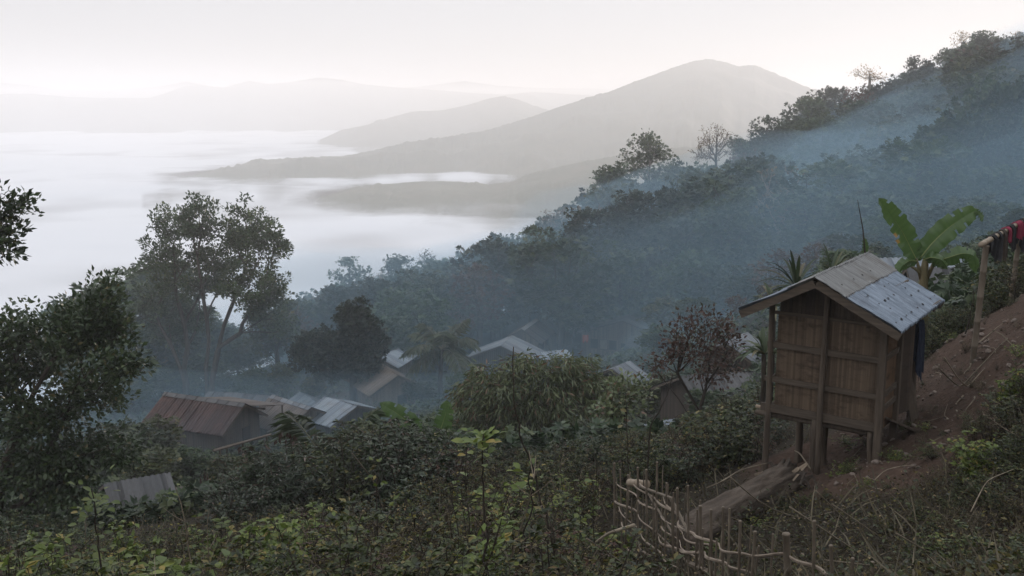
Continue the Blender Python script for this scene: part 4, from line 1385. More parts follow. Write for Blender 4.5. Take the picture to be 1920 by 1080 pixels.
palm('coconut_palm', 825, 655, 84, 4.2, 15, 41, 'coconut palm with long arching fronds standing in the smoke')
palm('small_palm', 1205, 545, 120, 2.6, 9, 44, 'small palm in the smoke on the slope above the long dark roof')
palm('small_palm', 600, 880, 30, 3.2, 8, 42, 'palm with an arching yellow-green frond behind the dark bush')


def strap_plant(name, u, v0, Y, n, L, w, seed, label, mat='palm', top=None):
    """long strap leaves fanning out from a short stem"""
    rng = np.random.default_rng(seed)
    g = gpos(u, Y)
    root = empty(name, g)
    hh = max(0.2, vz(v0, Y) - g.z)
    mb = MB()
    mb.tube([(0, 0, -0.2), (0.03, 0.02, hh * .6), (0, 0, hh)], [0.07, 0.055, 0.05], 6)
    mb.build('stem', M['stem'], root, smooth=True)
    fm = MB()
    for k in range(n):
        az = rng.uniform(0, 6.28)
        ti = rng.uniform(0.1, 1.3)
        l = L * rng.uniform(0.7, 1.15)
        ts = np.linspace(0, 1, 8)
        r = l * np.cos(ti) * ts
        z = l * (np.sin(ti) * ts - (0.15 + 0.35 * math.cos(ti)) * ts ** 2.5)
        c = np.stack([r * math.cos(az), r * math.sin(az), z + hh], 1)
        sd = np.array([-math.sin(az), math.cos(az), 0])
        ww = w * np.array([.35, .8, 1, 1, .95, .8, .5, .06])
        up = np.array([0, 0, 0.25])
        V = np.concatenate([c - sd * ww[:, None] / 2 + up * ww[:, None], c, c + sd * ww[:, None] / 2 + up * ww[:, None]])
        F = [(i, i + 1, 8 + i + 1, 8 + i) for i in range(7)] + [(8 + i, 8 + i + 1, 16 + i + 1, 16 + i) for i in range(7)]
        fm.add(V, F, 0, rng.uniform(0.1, 1.0))
    fm.build('leaves', M[mat], root)
    tag(root, label, 'plant')
    return root


strap_plant('spiky_plant', 1480, 540, 24, 30, 1.25, 0.09, 51, 'spiky strap-leaved plant rising behind the left roof slope of the hut')
strap_plant('spiky_plant', 1545, 515, 25, 22, 1.0, 0.08, 53, 'strap-leaved plant behind the hut ridge')
strap_plant('spiky_plant', 1425, 665, 21, 26, 0.75, 0.10, 52, 'broad strap-leaved plant hanging beside the left hut post')
strap_plant('spiky_plant', 1440, 575, 23, 18, 0.9, 0.10, 54, 'strap-leaved plant behind the left eave of the hut')


def banana_leaf(parent, pts, width, seed, mat, origin, fold=0.35, tears=2, torn=None, roll=0.0):
    """a blade along a spine of world points, two halves folded at the midrib, with wavy torn edges"""
    rng = np.random.default_rng(seed)
    P = np.array([tuple(Vector(p_) - origin) for p_ in pts])
    n = 36
    s = np.linspace(0, 1, len(P))
    tt = np.linspace(0, 1, n)
    # smooth spine
    C = np.stack([np.interp(tt, s, P[:, k]) for k in range(3)], 1)
    for _ in range(10):
        C[1:-1] = (C[:-2] + 2 * C[1:-1] + C[2:]) / 4
    T = np.gradient(C, axis=0)
    T /= np.linalg.norm(T, axis=1)[:, None]
    face = np.array([0, -1.0, 0.35])
    N = face[None] - T * (T @ face)[:, None]
    N /= np.linalg.norm(N, axis=1)[:, None]
    S = np.cross(T, N)
    w = width * 0.5 * np.clip(np.sin(np.clip(0.12 + tt * 0.9, 0, 1) * math.pi), 0, 1) ** 0.45
    w[0] *= .25
    w[1] *= .5
    w[-1] *= .2
    mb = MB()
    m = 5
    for side in (-1, 1):
        rows = []
        cut = {int(rng.uniform(6, n - 5)): rng.uniform(0.03, 0.09) for _ in range(tears)}
        for i in range(n):
            row = []
            for j in range(m):
                f = j / (m - 1)
                wav = 0.03 * math.sin(i * 0.9 + side) * f * f + 0.018 * math.sin(i * 2.1 + 2 * side) * f
                a = fold + roll * side
                row.append(C[i] + S[i] * side * w[i] * f * math.cos(a) * (1 + 0.05 * math.sin(i * 1.3)) + N[i] * (w[i] * f * math.sin(a) - 0.25 * w[i] * f * f + wav))
            rows.append(row)
        V, F = [], []
        for i in range(n):
            V += rows[i]
        V = np.array(V)
        base = 0
        for i in range(n - 1):
            for j in range(m - 1):
                if i in cut and j >= 2:       # a tear in the outer half
                    continue
                q = (i * m + j, i * m + j + 1, (i + 1) * m + j + 1, (i + 1) * m + j)
                F.append(q if side > 0 else q[::-1])
        ti = 0.15 + 0.3 * tt[:, None] + 0.25 * (np.sin(np.arange(n) * 2.7) * 0.5 + 0.5)[:, None] + np.zeros((n, m))
        if torn is not None and torn[0] == side:
            ti[int(torn[1] * n):int(torn[2] * n), 3:] = 1.0
        mb.add(V, F, 0, ti.ravel())
    o = mb.build('leaf', M[mat], parent, smooth=True)
    rb = MB()
    rb.tube(C - N * 0.008, np.linspace(0.022, 0.004, n) * width / 0.6, 5, tint=0.5)
    rb.build('midrib', M['midrib'], o, smooth=True)
    return o


M['midrib'] = mat_rough('banana_midrib', (0.16, 0.19, 0.06), (0.24, 0.26, 0.10), (1, 1, 1), 5.0, 0.5, 0.0)
M['banana'] = mat_leaf('banana_leaf', [(0.0, (0.045, 0.09, 0.028)), (0.6, (0.08, 0.14, 0.036)), (0.95, (0.11, 0.17, 0.045)), (1.0, (0.34, 0.20, 0.06))], 0.4, 0.4, 0.5, 0.05)
M['pseudostem'] = mat_rough('banana_stem', (0.05, 0.055, 0.025), (0.16, 0.12, 0.055), (1, 1, 0.2), 6.0, 0.6, 0.2)

Yb = 21.5
base = px(1733, 530, Yb)
g = Vector((base.x, base.y, h1(base.x, base.y)))
root = empty('banana_plant', g)
mb = MB()
q = lambda u, v, d=0: px(u, v, Yb + d)
mb.tube([(0, 0, -0.2), (0, 0, (base.z - g.z) * .6), tuple(q(1731, 535) - g), tuple(q(1733, 505) - g), tuple(q(1735, 485) - g)], [0.15, 0.13, 0.10, 0.085, 0.05], 8)
mb.build('trunk', M['pseudostem'], root, smooth=True)
for pts in ([(1728, 525), (1722, 500), (1718, 484)], [(1736, 525), (1748, 500), (1752, 488), (1758, 478)], [(1734, 520), (1738, 495), (1732, 482)], [(1730, 522), (1722, 508), (1706, 498)]):
    mb = MB()
    mb.tube([q(*a) - g for a in pts], np.linspace(0.05, 0.022, len(pts)), 6)
    mb.build('leaf_stalk', M['pseudostem'], root, smooth=True)
banana_leaf(root, [q(1718, 486), q(1706, 462), q(1690, 430), q(1668, 398, -.2), q(1648, 371, -.3)], 0.55, 61, 'banana', g, 0.45, 3, (-1, 0.38, 0.56))
banana_leaf(root, [q(1727, 482), q(1748, 455), q(1780, 425, .1), q(1812, 403, .2), q(1835, 392, .3)], 0.54, 62, 'banana', g, 0.3, 2)
banana_leaf(root, [q(1828, 397, .3), q(1836, 404, .2), q(1841, 416, 0)], 0.20, 68, 'banana', g, 0.9, 0)
banana_leaf(root, [q(1748, 492), q(1775, 484, -.1), q(1805, 474, -.2), q(1828, 478, -.3), q(1832, 515, -.3)], 0.42, 63, 'banana', g, -0.5, 3)
banana_leaf(root, [q(1730, 488), q(1745, 482, -.2), q(1765, 486, -.3), q(1778, 505, -.3)], 0.38, 64, 'banana', g, -0.6, 3)
banana_leaf(root, [q(1722, 490), q(1705, 488, -.2), q(1690, 500, -.2), q(1684, 515, -.2)], 0.32, 65, 'banana', g, -0.6, 3)
banana_leaf(root, [q(1728, 487, .2), q(1712, 470, .3), q(1702, 455, .5), q(1690, 448, .6)], 0.34, 66, 'banana', g, 0.2, 2)
tag(root, 'banana plant with two tall upright leaves standing behind the hut roof', 'banana plant')
g2 = gpos(1621, 30)
Y2 = 30
root = empty('banana_shoot', g2)
q2 = lambda u, v: px(u, v, Y2)
mb = MB()
mb.tube([(0, 0, -.2), tuple(q2(1622, 480) - g2), tuple(q2(1618, 430) - g2), tuple(q2(1608, 375) - g2)], [0.05, 0.035, 0.02, 0.008], 5)
mb.build('stem', M['stem'], root)
banana_leaf(root, [q2(1622, 478), q2(1623, 460), q2(1620, 445)], 0.2, 67, 'banana', g2, 0.3, 0)
tag(root, 'thin bent shoot with one narrow leaf rising above the hut ridge', 'plant')

# second banana in the bushes
Yb = 33
base = px(835, 835, Yb)
g = Vector((base.x, base.y, h1(base.x, base.y)))
root = empty('banana_plant', g)
mb = MB()
mb.tube([(0, 0, -0.2), (0, 0, max(.3, base.z - g.z))], [0.13, 0.09], 8)
mb.build('trunk', M['pseudostem'], root, smooth=True)
banana_leaf(root, [q(800, 828), q(775, 800), q(745, 775), q(712, 755)], 0.75, 71, 'banana', g, 0.3, 3)
banana_leaf(root, [q(818, 825), q(828, 800), q(836, 775), q(838, 750)], 0.62, 72, 'banana', g, 0.2, 4)
banana_leaf(root, [q(842, 828), q(842, 812), q(838, 798)], 0.5, 73, 'banana', g, 0.2, 2)
banana_leaf(root, [q(835, 830), q(865, 812), q(890, 812), q(905, 825)], 0.4, 74, 'banana', g, -0.3, 3)
tag(root, 'banana plant with two leaning ragged leaves below the mango tree', 'banana plant')

# lopped tree with a tuft and hanging dark pods
g = gpos(409, 36)
root = empty('lopped_tree', g)
hh = vz(902, 36) - g.z
mb = MB()
mb.tube([(0, 0, -.2), (0.03, 0, hh * .5), (0, 0, hh)], [0.085, 0.075, 0.06], 7)
mb.tube([(0, 0, hh * .85), (-0.2, 0, hh + .05), (-0.45, 0, hh + .1), (-.55, 0, hh)], [0.025, 0.02, 0.015, 0.01], 5)
mb.build('trunk', M['palebark'], root, smooth=True)
rng = np.random.default_rng(8)
V, F, T = leaves_at(rng, np.array([(0, 0, hh), (0.05, 0, hh + .12), (-.08, 0, hh - .08), (0.08, 0, hh - .1)]), (0, 0, hh), 60, 0.17, 'oval', 0.16)
np_mesh('crown', V, F, M['shrub'], root, attrs={'tint': T})
for (u, v) in [(376, 905), (384, 895), (395, 912), (379, 918), (374, 925), (389, 900)]:
    p_ = px(u, v, 36) - g
    pm = MB()
    pm.tube([p_ + Vector((0, 0, .3)), p_ + Vector((0.01, 0, .13)), p_, p_ - Vector((0, 0, .16))], [0.004, 0.03, 0.05, 0.008], 6)
    pm.build('dead_leaf', M['withered'], root)
tag(root, 'small lopped tree with a leafy tuft and dark withered hanging leaves', 'tree')
# ------------------------------------------------------------------ the bamboo hut on stilts
M['hut_mat'] = mat_strips('split_bamboo_mat', (0.064, 0.044, 0.029), (0.148, 0.105, 0.070), 0.036, 'X', (0.028, 0.017, 0.011), 0.75, 0.7, (2.4, 2.4, 5.5))
M['hut_mat_side'] = mat_strips('split_bamboo_side', (0.085, 0.052, 0.03), (0.16, 0.10, 0.06), 0.05, 'Y', (0.028, 0.017, 0.011), 0.7, 0.7, (2.4, 2.4, 5.5))
M['hut_gable'] = mat_strips('dark_gable_mat', (0.042, 0.030, 0.023), (0.085, 0.062, 0.045), 0.05, 'X', (0.02, 0.015, 0.012), 0.5, 0.8)  # gable mat in a darker brown than the walls
M['hut_post'] = mat_rough('hut_post_wood', (0.050, 0.037, 0.027), (0.12, 0.092, 0.068), (6, 6, 0.5), 3.0, 0.85, 0.35, bdist=0.008)
M['hut_rail'] = mat_rough('hut_rail_wood', (0.050, 0.038, 0.028), (0.115, 0.088, 0.066), (0.6, 6, 9), 3.0, 0.85, 0.3, bdist=0.006)
M['hut_pale'] = mat_rough('hut_pale_bamboo', (0.16, 0.12, 0.085), (0.30, 0.235, 0.17), (5, 5, 1), 3.0, 0.75, 0.2, bdist=0.005)


def corr_mat(name, c1, c2, rust, metal, rough):
    m, nt, out = mat_new(name)
    n1 = noise_node(nt, mapping(nt, (2.0, 14.0, 2.0)), 1.0, 6, 0.7)
    n2 = noise_node(nt, mapping(nt, (1.6, 1.6, 1.6)), 1.0, 5, 0.6)
    r = ramp(nt, [(0.3, c1), (0.7, c2)])
    nt.links.new(n1.outputs['Fac'], r.inputs['Fac'])
    r2 = ramp(nt, [(0.52, (0, 0, 0)), (0.72, (1, 1, 1))])
    nt.links.new(n2.outputs['Fac'], r2.inputs['Fac'])
    mx = nt.nodes.new('ShaderNodeMix')
    mx.data_type = 'RGBA'
    nt.links.new(r2.outputs['Color'], mx.inputs['Factor'])
    nt.links.new(r.outputs['Color'], mx.inputs['A'])
    mx.inputs['B'].default_value = (*rust, 1)
    p = nt.nodes.new('ShaderNodeBsdfPrincipled')
    p.inputs['Metallic'].default_value = metal
    rr = nt.nodes.new('ShaderNodeMapRange')
    rr.inputs['To Min'].default_value = rough - 0.1
    rr.inputs['To Max'].default_value = rough + 0.15
    nt.links.new(n1.outputs['Fac'], rr.inputs['Value'])
    nt.links.new(rr.outputs[0], p.inputs['Roughness'])
    nt.links.new(mx.outputs['Result'], p.inputs['Base Color'])
    nt.links.new(p.outputs[0], out.inputs['Surface'])
    return m


M['zinc_new'] = corr_mat('zinc_sheet', (0.075, 0.095, 0.12), (0.24, 0.28, 0.335), (0.08, 0.09, 0.11), 0.6, 0.38)
M['zinc_old'] = corr_mat('weathered_zinc_sheet', (0.13, 0.13, 0.128), (0.26, 0.258, 0.252), (0.12, 0.108, 0.096), 0.35, 0.6)
M['nail'] = mat_rough('nail_washer', (0.02, 0.018, 0.016), (0.04, 0.032, 0.028), (1, 1, 1), 9.0, 0.8, 0.0)

HC = Vector((5.461, 14.3, -4.765))
HYAW = -0.641
HW, HL, HT, HPK, SLOPE = 1.618, 1.756, 1.602, 2.304, 0.522
OF, OL, OR, OB = 0.644, 1.147, 1.249, 0.45
HG = -5.72
hut = empty('stilt_hut', (HC.x, HC.y, HG), HYAW)
F0 = HC.z - HG                       # floor height over the empty


def hut_world(x, y, z):
    c, s = math.cos(HYAW), math.sin(HYAW)
    return Vector((HC.x + c * x - s * y, HC.y + s * x + c * y, HG + z))


def hut_ground(x, y):
    w_ = hut_world(x, y, 0)
    return h1(w_.x, w_.y) - HG


def part(name, fn, mat, parent=hut, smooth=False):
    mb = MB()
    fn(mb)
    return mb.build(name, M[mat], parent, smooth)


# posts
XL = -HW - 0.075


def post(x, y, z1, r, lean=(0, 0), square=False, z0=None):
    zb = hut_ground(x, y) - 0.25 if z0 is None else z0

    def f(mb):
        if square:
            mb.bar((x + lean[0], y + lean[1], zb), (x, y, z1), r * 2, r * 2, up=(0, 1, 0))
        else:
            zs = np.linspace(0, 1, 8)
            mb.tube([(x + lean[0] * (1 - t) + 0.008 * math.sin(t * 7 + x * 5), y + lean[1] * (1 - t) + 0.006 * math.cos(t * 5), zb + (z1 - zb) * t) for t in zs],
                    [r * (1.12 - 0.15 * t + 0.04 * math.sin(t * 15)) for t in zs], 9)
    return part('post', f, 'hut_post', smooth=not square)


XM = -HW * 0.515
roof_z = lambda x: F0 + HPK - SLOPE * abs(x + HW / 2 + 0.05) - 0.09
post(XL, -0.03, roof_z(XL), 0.046)
post(XM, -0.075, roof_z(XM) - 0.02, 0.042)
post(XM - 0.10, -0.04, F0 - 0.02, 0.045, (0.02, 0))
post(0.035, -0.035, roof_z(0.035), 0.05, square=True)
post(-0.09, 0.0, F0 - 0.05, 0.042, (0.05, 0.0))
post(-HW + 0.10, 0.95, F0, 0.06)
post(-HW + 0.05, HL, F0 + HT + 0.1, 0.055)
post(-0.62, HL, F0 + HT + .1, 0.05, (-0.1, 0))
post(0.02, HL, roof_z(0.02), 0.055)
post(0.03, 0.80, roof_z(0.03), 0.05, square=True)
post(-HW * 0.6, 0.6, F0, 0.05)
# walls
part('wall', lambda mb: mb.box((-HW / 2, 0.02, F0 + HT / 2), (HW - 0.02, 0.025, HT)), 'hut_mat')
part('wall', lambda mb: mb.box((-HW / 2, HL - 0.02, F0 + HT / 2), (HW - 0.02, 0.025, HT)), 'hut_mat')
part('wall', lambda mb: mb.box((-HW + 0.02, HL / 2, F0 + HT / 2), (0.025, HL - 0.09, HT)), 'hut_mat_side')
part('wall', lambda mb: mb.box((0.0, 0.42, F0 + HT / 2), (0.025, 0.70, HT + 0.1)), 'hut_mat_side')
gx0, gx1 = -HW + 0.02, -0.02
apex = -HW / 2 - 0.05


def gable(mb):
    for y in (0.035, HL - 0.05):
        top = [(gx0, y, F0 + HT + 0.012), (gx1, y, F0 + HT + 0.012), (gx1, y, roof_z(gx1) + 0.03), (apex, y, roof_z(apex) + 0.03), (gx0, y, roof_z(gx0) + 0.03)]
        mb.add(top, [(0, 1, 2, 3, 4)])
        mb.add([(a, y + 0.02, c) for a, _, c in top], [(4, 3, 2, 1, 0)])


gm = MB()
y = 0.035
for y, nm in ((0.035, 'gable'), (HL - 0.05, 'gable')):
    gm = MB()
    tp = [(gx0, y, F0 + HT + 0.012), (gx1, y, F0 + HT + 0.012), (gx1, y, roof_z(gx1) + 0.03), (apex, y, roof_z(apex) + 0.03), (gx0, y, roof_z(gx0) + 0.03)]
    n = 5
    gm.add(tp + [(a, y + 0.02, c) for a, _, c in tp], [(0, 1, 2, 3, 4), (9, 8, 7, 6, 5)] + [(i, i + 5, (i + 1) % 5 + 5, (i + 1) % 5) for i in range(5)])
    gm.build(nm, M['hut_gable'], hut)
# front rails, floor beam, studs
for z, h_, xl, d_ in ((0.05, 0.125, -HW - 0.19, 0.04), (0.52, 0.085, -HW - 0.15, 0.03), (1.08, 0.09, -HW - 0.13, 0.03), (HT, 0.05, -HW - 0.10, 0.03)):
    x1 = 0.0 if z < HT else 0.12
    part('rail', lambda mb: mb.bar((xl, -0.022 - d_ / 2, F0 + z + 0.004), (x1, -0.016 - d_ / 2, F0 + z - 0.006), d_, h_), 'hut_rail')
for x in (-1.27, -0.22):
    part('stud', lambda mb: mb.bar((x, 0.012, F0 + HT - 0.11), (x, 0.012, roof_z(x) + 0.0), 0.045, 0.04, up=(0, 1, 0)), 'hut_rail')
for z in (0.30, 0.52, 1.08):
    part('rail', lambda mb: mb.bar((0.035, 0.06, F0 + z), (0.035, 0.74, F0 + z + 0.02), 0.03, 0.085), 'hut_rail')
# short rail ends turning the left corner
for z in (0.08, 0.54, 1.09):
    part('rail', lambda mb: mb.bar((-HW - 0.02, -0.05, F0 + z), (-HW - 0.02, 0.25, F0 + z + 0.03), 0.03, 0.07), 'hut_rail')
# floor of split bamboo on bearers
fm = MB()
for k in range(24):
    yy = 0.03 + k * (HL - 0.06) / 23
    fm.tube([(-HW - 0.06 - 0.05 * ((k * 7) % 5) / 5, yy, F0 - 0.035), (0.0, yy, F0 - 0.035)], 0.03, 6)
fm.build('bamboo_floor', M['hut_post'], hut)
for yy in (0.08, 0.95, HL - 0.08):
    part('bearer', lambda mb: mb.tube([(-HW - 0.32 if yy < .1 else -HW - 0.1, yy, F0 - 0.10), (0.08, yy, F0 - 0.10)], 0.042, 8), 'hut_post', smooth=True)
part('bearer', lambda mb: mb.tube([(-HW - 0.34, 0.12, F0 - 0.02), (-HW + 0.3, 0.12, F0 - 0.02)], 0.03, 8), 'hut_pale', smooth=True)
# door on the uphill side, half open
part('door', lambda mb: mb.bar((0.03, 0.87, F0 + 0.72), (0.10, 1.32, F0 + 0.72), 0.03, 1.42), 'hut_gable')
part('wall', lambda mb: mb.box((0.0, 1.53, F0 + HT / 2), (0.025, 0.34, HT + .1)), 'hut_mat_side')
part('rail', lambda mb: mb.bar((0.03, 1.36, F0 + 0.25), (0.03, 1.72, F0 + 0.25), 0.03, 0.09), 'hut_rail')
# roof sheets: x across the slope, corrugations running down the slope
C_ = math.cos(0.04)
S_ = math.sin(0.04)


def roof_sheet(name, side, s0, s1, y0, y1, lift, mat, seed, parent=hut):
    """corrugated sheet from slope distance s0 to s1 (horizontal metres from the ridge), y0..y1 along the ridge"""
    pitch = 0.095
    ny = int((y1 - y0) / pitch * 8)
    nx = 14
    V = []
    th = 0.004
    for lay in (0, 1):
        for i in range(nx + 1):
            x = s0 + (s1 - s0) * i / nx
            for j in range(ny + 1):
                yy = y0 + (y1 - y0) * j / ny
                a = 2 * math.pi * yy / pitch
                yy2 = yy + 0.012 * math.sin(i * 1.1 + seed) * (1 if j in (0, ny) else 0)
                z = HPK - SLOPE * x + 0.023 * math.sin(a) + lift + 0.010 * math.sin(yy * 3.1 + seed) * math.sin(x * 4 + seed) + 0.006 * math.sin(yy * 9 + x * 7)
                xe = x + (0.006 * math.sin(a * 0.35 + seed) if i in (0, nx) else 0)
                X = side * xe
                V.append((apex + C_ * X - S_ * yy2, S_ * X + C_ * yy2, F0 + z - th * lay))
    n1_ = ny + 1
    N = (nx + 1) * n1_
    F = []
    for i in range(nx):
        for j in range(ny):
            q = (i * n1_ + j, (i + 1) * n1_ + j, (i + 1) * n1_ + j + 1, i * n1_ + j + 1)
            F.append(q if side > 0 else q[::-1])
            q = tuple(N + k for k in q)
            F.append(q[::-1] if side > 0 else q)
    for i in range(nx):
        for j in (0, ny):
            a, b_ = i * n1_ + j, (i + 1) * n1_ + j
            F.append((a, b_, b_ + N, a + N))
    for j in range(ny):
        for i in (0, nx):
            a, b_ = i * n1_ + j, i * n1_ + j + 1
            F.append((a, b_, b_ + N, a + N))
    mb = MB()
    mb.add(V, F)
    return mb.build(name, M[mat], parent, smooth=True)


E1 = HL + OB
roof = roof_sheet('roof', 1, 0.40, OR, -OF, E1, 0.0, 'zinc_new', 1)
r2 = roof_sheet('roof_sheet', 1, -0.02, 0.47, -OF - 0.02, E1 + 0.02, 0.021, 'zinc_old', 2)
r3 = roof_sheet('roof_sheet', -1, 0.30, OL, -OF, E1, 0.0, 'zinc_new', 3)
r4 = roof_sheet('roof_sheet', -1, -0.02, 0.40, -OF - 0.01, E1, 0.020, 'zinc_old', 4)
nm = MB()
rng = np.random.default_rng(4)


def nail(side, x, yy, lift):
    X = side * x
    c = np.array((apex + C_ * X - S_ * yy, S_ * X + C_ * yy, F0 + HPK - SLOPE * x + 0.026 + lift))
    a = np.arange(8) * math.pi / 4
    r = rng.uniform(0.013, 0.021)
    V = [(c[0] + r * math.cos(k), c[1] + r * math.sin(k), c[2] - side * SLOPE * r * math.cos(k)) for k in a] + [tuple(c + np.array((0, 0, 0.012)))]
    nm.add(V, [(i, (i + 1) % 8, 8) for i in range(8)])


for x, ys in ((0.30, (-0.35, 0.25, 0.75, 1.2)), (0.60, (0.9, 1.15, 0.0)), (0.78, (-0.1, 0.25, 0.5, 0.78, 1.5)), (1.12, (-0.42, -0.1, 0.2, 0.5, 0.85, 1.25, 1.75, 2.05)), (0.92, (1.8, 1.35, 0.05))):
    for yy in ys:
        nail(1, x, yy + rng.uniform(-.04, .04), 0.021 if x < 0.45 else 0)
for yy in (-0.4, 0.3, 1.0, 1.7):
    nail(-1, 0.9, yy, 0)
nm.build('nail_heads', M['nail'], roof)
# barge boards and rafters, purlins under the sheets
for side, ov in ((1, OR), (-1, OL)):
    for yy in (-OF + 0.05, E1 - 0.06):
        def f(mb):
            a = (apex - S_ * yy + side * 0.012, yy, F0 + HPK - 0.085)
            b_ = (apex + side * (ov - 0.02) - S_ * yy, yy + side * S_ * ov, F0 + HPK - 0.085 - SLOPE * (ov - 0.02))
            mb.bar(a, b_, 0.035, 0.12)
        part('barge_board', f, 'hut_rail', roof if yy < 0 else roof)
    for yy in (0.05, HL * .5, HL - 0.1):
        part('rafter', lambda mb: mb.tube([(apex + side * 0.02, yy, F0 + HPK - 0.10), (apex + side * (ov - 0.08), yy, F0 + HPK - 0.10 - SLOPE * (ov - 0.08))], 0.035, 7), 'hut_post', roof)
    for x in (0.12, 0.6, ov - 0.12):
        part('purlin', lambda mb: mb.tube([(apex + side * x, -OF + 0.08, F0 + HPK - 0.052 - SLOPE * x), (apex + side * x, E1 - 0.10, F0 + HPK - 0.045 - SLOPE * x)], 0.024, 6), 'hut_post', roof)
tag(hut, 'small split-bamboo hut on stilts under a corrugated metal gable roof', 'hut')

# planks and cloth at its uphill side
mb = MB()
a = hut_world(0.16, 1.05, 0)
a.z = px(1662, 780, a.y).z
b_ = px(1722, 812, 14.95)
b_.z = h1(b_.x, b_.y) + 0.03
mb.bar(px(1660, 783, 14.6), px(1722, 810, 14.9), 0.22, 0.035)
o = mb.build('plank', M['hut_post'])
tag(o, 'grey plank laid as a ramp from the hut corner to the path', 'plank')
mb = MB()
b0 = px(1716, 795, 15.35)
mb.bar(px(1690, 640, 15.6), b0, 0.17, 0.035, up=(0.4, -1, 0.1))
o = mb.build('plank', M['hut_post'])
tag(o, 'tall board leaning against the uphill side of the hut', 'plank')
M['navy_cloth'] = mat_rough('navy_cloth', (0.008, 0.012, 0.025), (0.02, 0.028, 0.05), (1, 1, 1), 8.0, 0.95, 0.0)


def hanging_cloth(name, top, wdir, width, length, seed, mat, over=0.0, thick=0.02):
    """cloth gathered over a rail: soft vertical folds, ragged lower hem"""
    rng = np.random.default_rng(seed)
    top = Vector(top)
    wd = Vector(wdir).normalized()
    nd = wd.cross(Vector((0, 0, 1))).normalized()
    nx, nz = 18, 12
    V = []
    for side in ((1, -1) if over else (1,)):
        for i in range(nx + 1):
            fx = i / nx
            hem = length * (0.9 + 0.14 * math.sin(i * 0.9 + seed) + 0.05 * math.sin(i * 2.3)) * (1 if side > 0 else 0.75)
            for j in range(nz + 1):
                fz = j / nz
                fold = 0.028 * math.sin(fx * 17 + seed) * (0.3 + fz) + 0.015 * math.sin(fx * 41 + seed + fz * 2)
                nrm = side * (over * min(1, fz * 6) ** 0.5 + thick * 0.5) + fold
                V.append(tuple(top + wd * ((fx - 0.5) * width * (1 - 0.15 * fz)) + nd * nrm + Vector((0, 0, -hem * fz + (0.0 if fz else 0.002)))))
    F = []
    n1_ = nz + 1
    per = (nx + 1) * n1_
    for s in range(2 if over else 1):
        for i in range(nx):
            for j in range(nz):
                F.append((s * per + i * n1_ + j, s * per + (i + 1) * n1_ + j, s * per + (i + 1) * n1_ + j + 1, s * per + i * n1_ + j + 1))
    if over:
        for i in range(nx):
            F.append((i * n1_, per + i * n1_, per + (i + 1) * n1_, (i + 1) * n1_))
    mb = MB()
    mb.add(V, F)
    o = mb.build(name, M[mat], smooth=True)
    return o


t_ = hut_world(0.13, 1.52, F0 + 1.42)
o = hanging_cloth('cloth', t_, (-math.sin(HYAW), math.cos(HYAW), 0), 0.30, 0.95, 3, 'navy_cloth', 0.02)
tag(o, 'dark blue cloth hanging on the uphill corner of the hut', 'cloth')

# ------------------------------------------------------------------ washing rail
M['bamboo'] = mat_rough('bamboo_culm', (0.17, 0.13, 0.09), (0.32, 0.25, 0.18), (4, 4, 1), 3.0, 0.6, 0.1)
M['bamboo_post'] = mat_rough('old_bamboo_culm', (0.085, 0.065, 0.046), (0.17, 0.135, 0.10), (4, 4, 1), 3.0, 0.7, 0.1)


def culm(mb, a, b_, r, node=0.3):
    a, b_ = Vector(a), Vector(b_)
    L = (b_ - a).length
    n = max(2, int(L / node))
    P, R_ = [], []
    for k in range(n):
        for f, q in ((0.0, 1.0), (0.46, 0.97), (0.93, 0.98), (0.97, 1.13)):
            P.append(a.lerp(b_, (k + f) / n))
            R_.append(r * q)
    P.append(b_)
    R_.append(r)
    mb.tube(P, R_, 9)


Y1, Y2 = 16.0, 19.4
p1 = px(1849, 462, Y1)
g1 = gpos(1847, Y1)
p2 = px(1913, 418, Y2)
rail = empty('washing_rail', g1)
pa, pb = px(1839, 459, Y1 - 0.25), px(1940, 402, Y2 + 1.2)
mb = MB()
culm(mb, pa - g1, pb - g1, 0.045, 0.42)
mb.build('pole', M['bamboo'], rail, smooth=True)
for (u, v, Yp) in ((1849, 462, Y1), (1914, 420, Y2)):
    tp = px(u, v, Yp)
    tp.z = pa.z + (pb.z - pa.z) * (tp.y - pa.y) / (pb.y - pa.y) - 0.045
    gz = h1(tp.x, tp.y) - 0.2
    mb = MB()
    culm(mb, Vector((tp.x - 0.06, tp.y, gz)) - g1, tp - g1, 0.05, 0.36)
    mb.build('post', M['bamboo_post'], rail, smooth=True)
tag(rail, 'bamboo washing rail on two upright bamboo posts above the path', 'washing rail')
M['black_cloth'] = mat_rough('black_cloth', (0.008, 0.008, 0.009), (0.02, 0.02, 0.022), (1, 1, 1), 8.0, 0.95, 0.0)
M['grey_cloth'] = mat_rough('grey_cloth', (0.03, 0.03, 0.032), (0.055, 0.053, 0.055), (1, 1, 1), 8.0, 0.95, 0.0)
M['brown_cloth'] = mat_rough('brown_cloth', (0.04, 0.03, 0.024), (0.07, 0.054, 0.042), (1, 1, 1), 8.0, 0.95, 0.0)
M['pink_cloth'] = mat_rough('pink_cloth', (0.15, 0.012, 0.032), (0.24, 0.024, 0.055), (1, 1, 1), 8.0, 0.95, 0.0)
wd = (pb - pa).normalized()


def on_rail(u):
    best, bp = 1e9, None
    for k in range(200):
        q_ = pa.lerp(pb, k / 199)
        e = abs(uv(q_)[0] - u)
        if e < best:
            best, bp = e, q_
    return bp


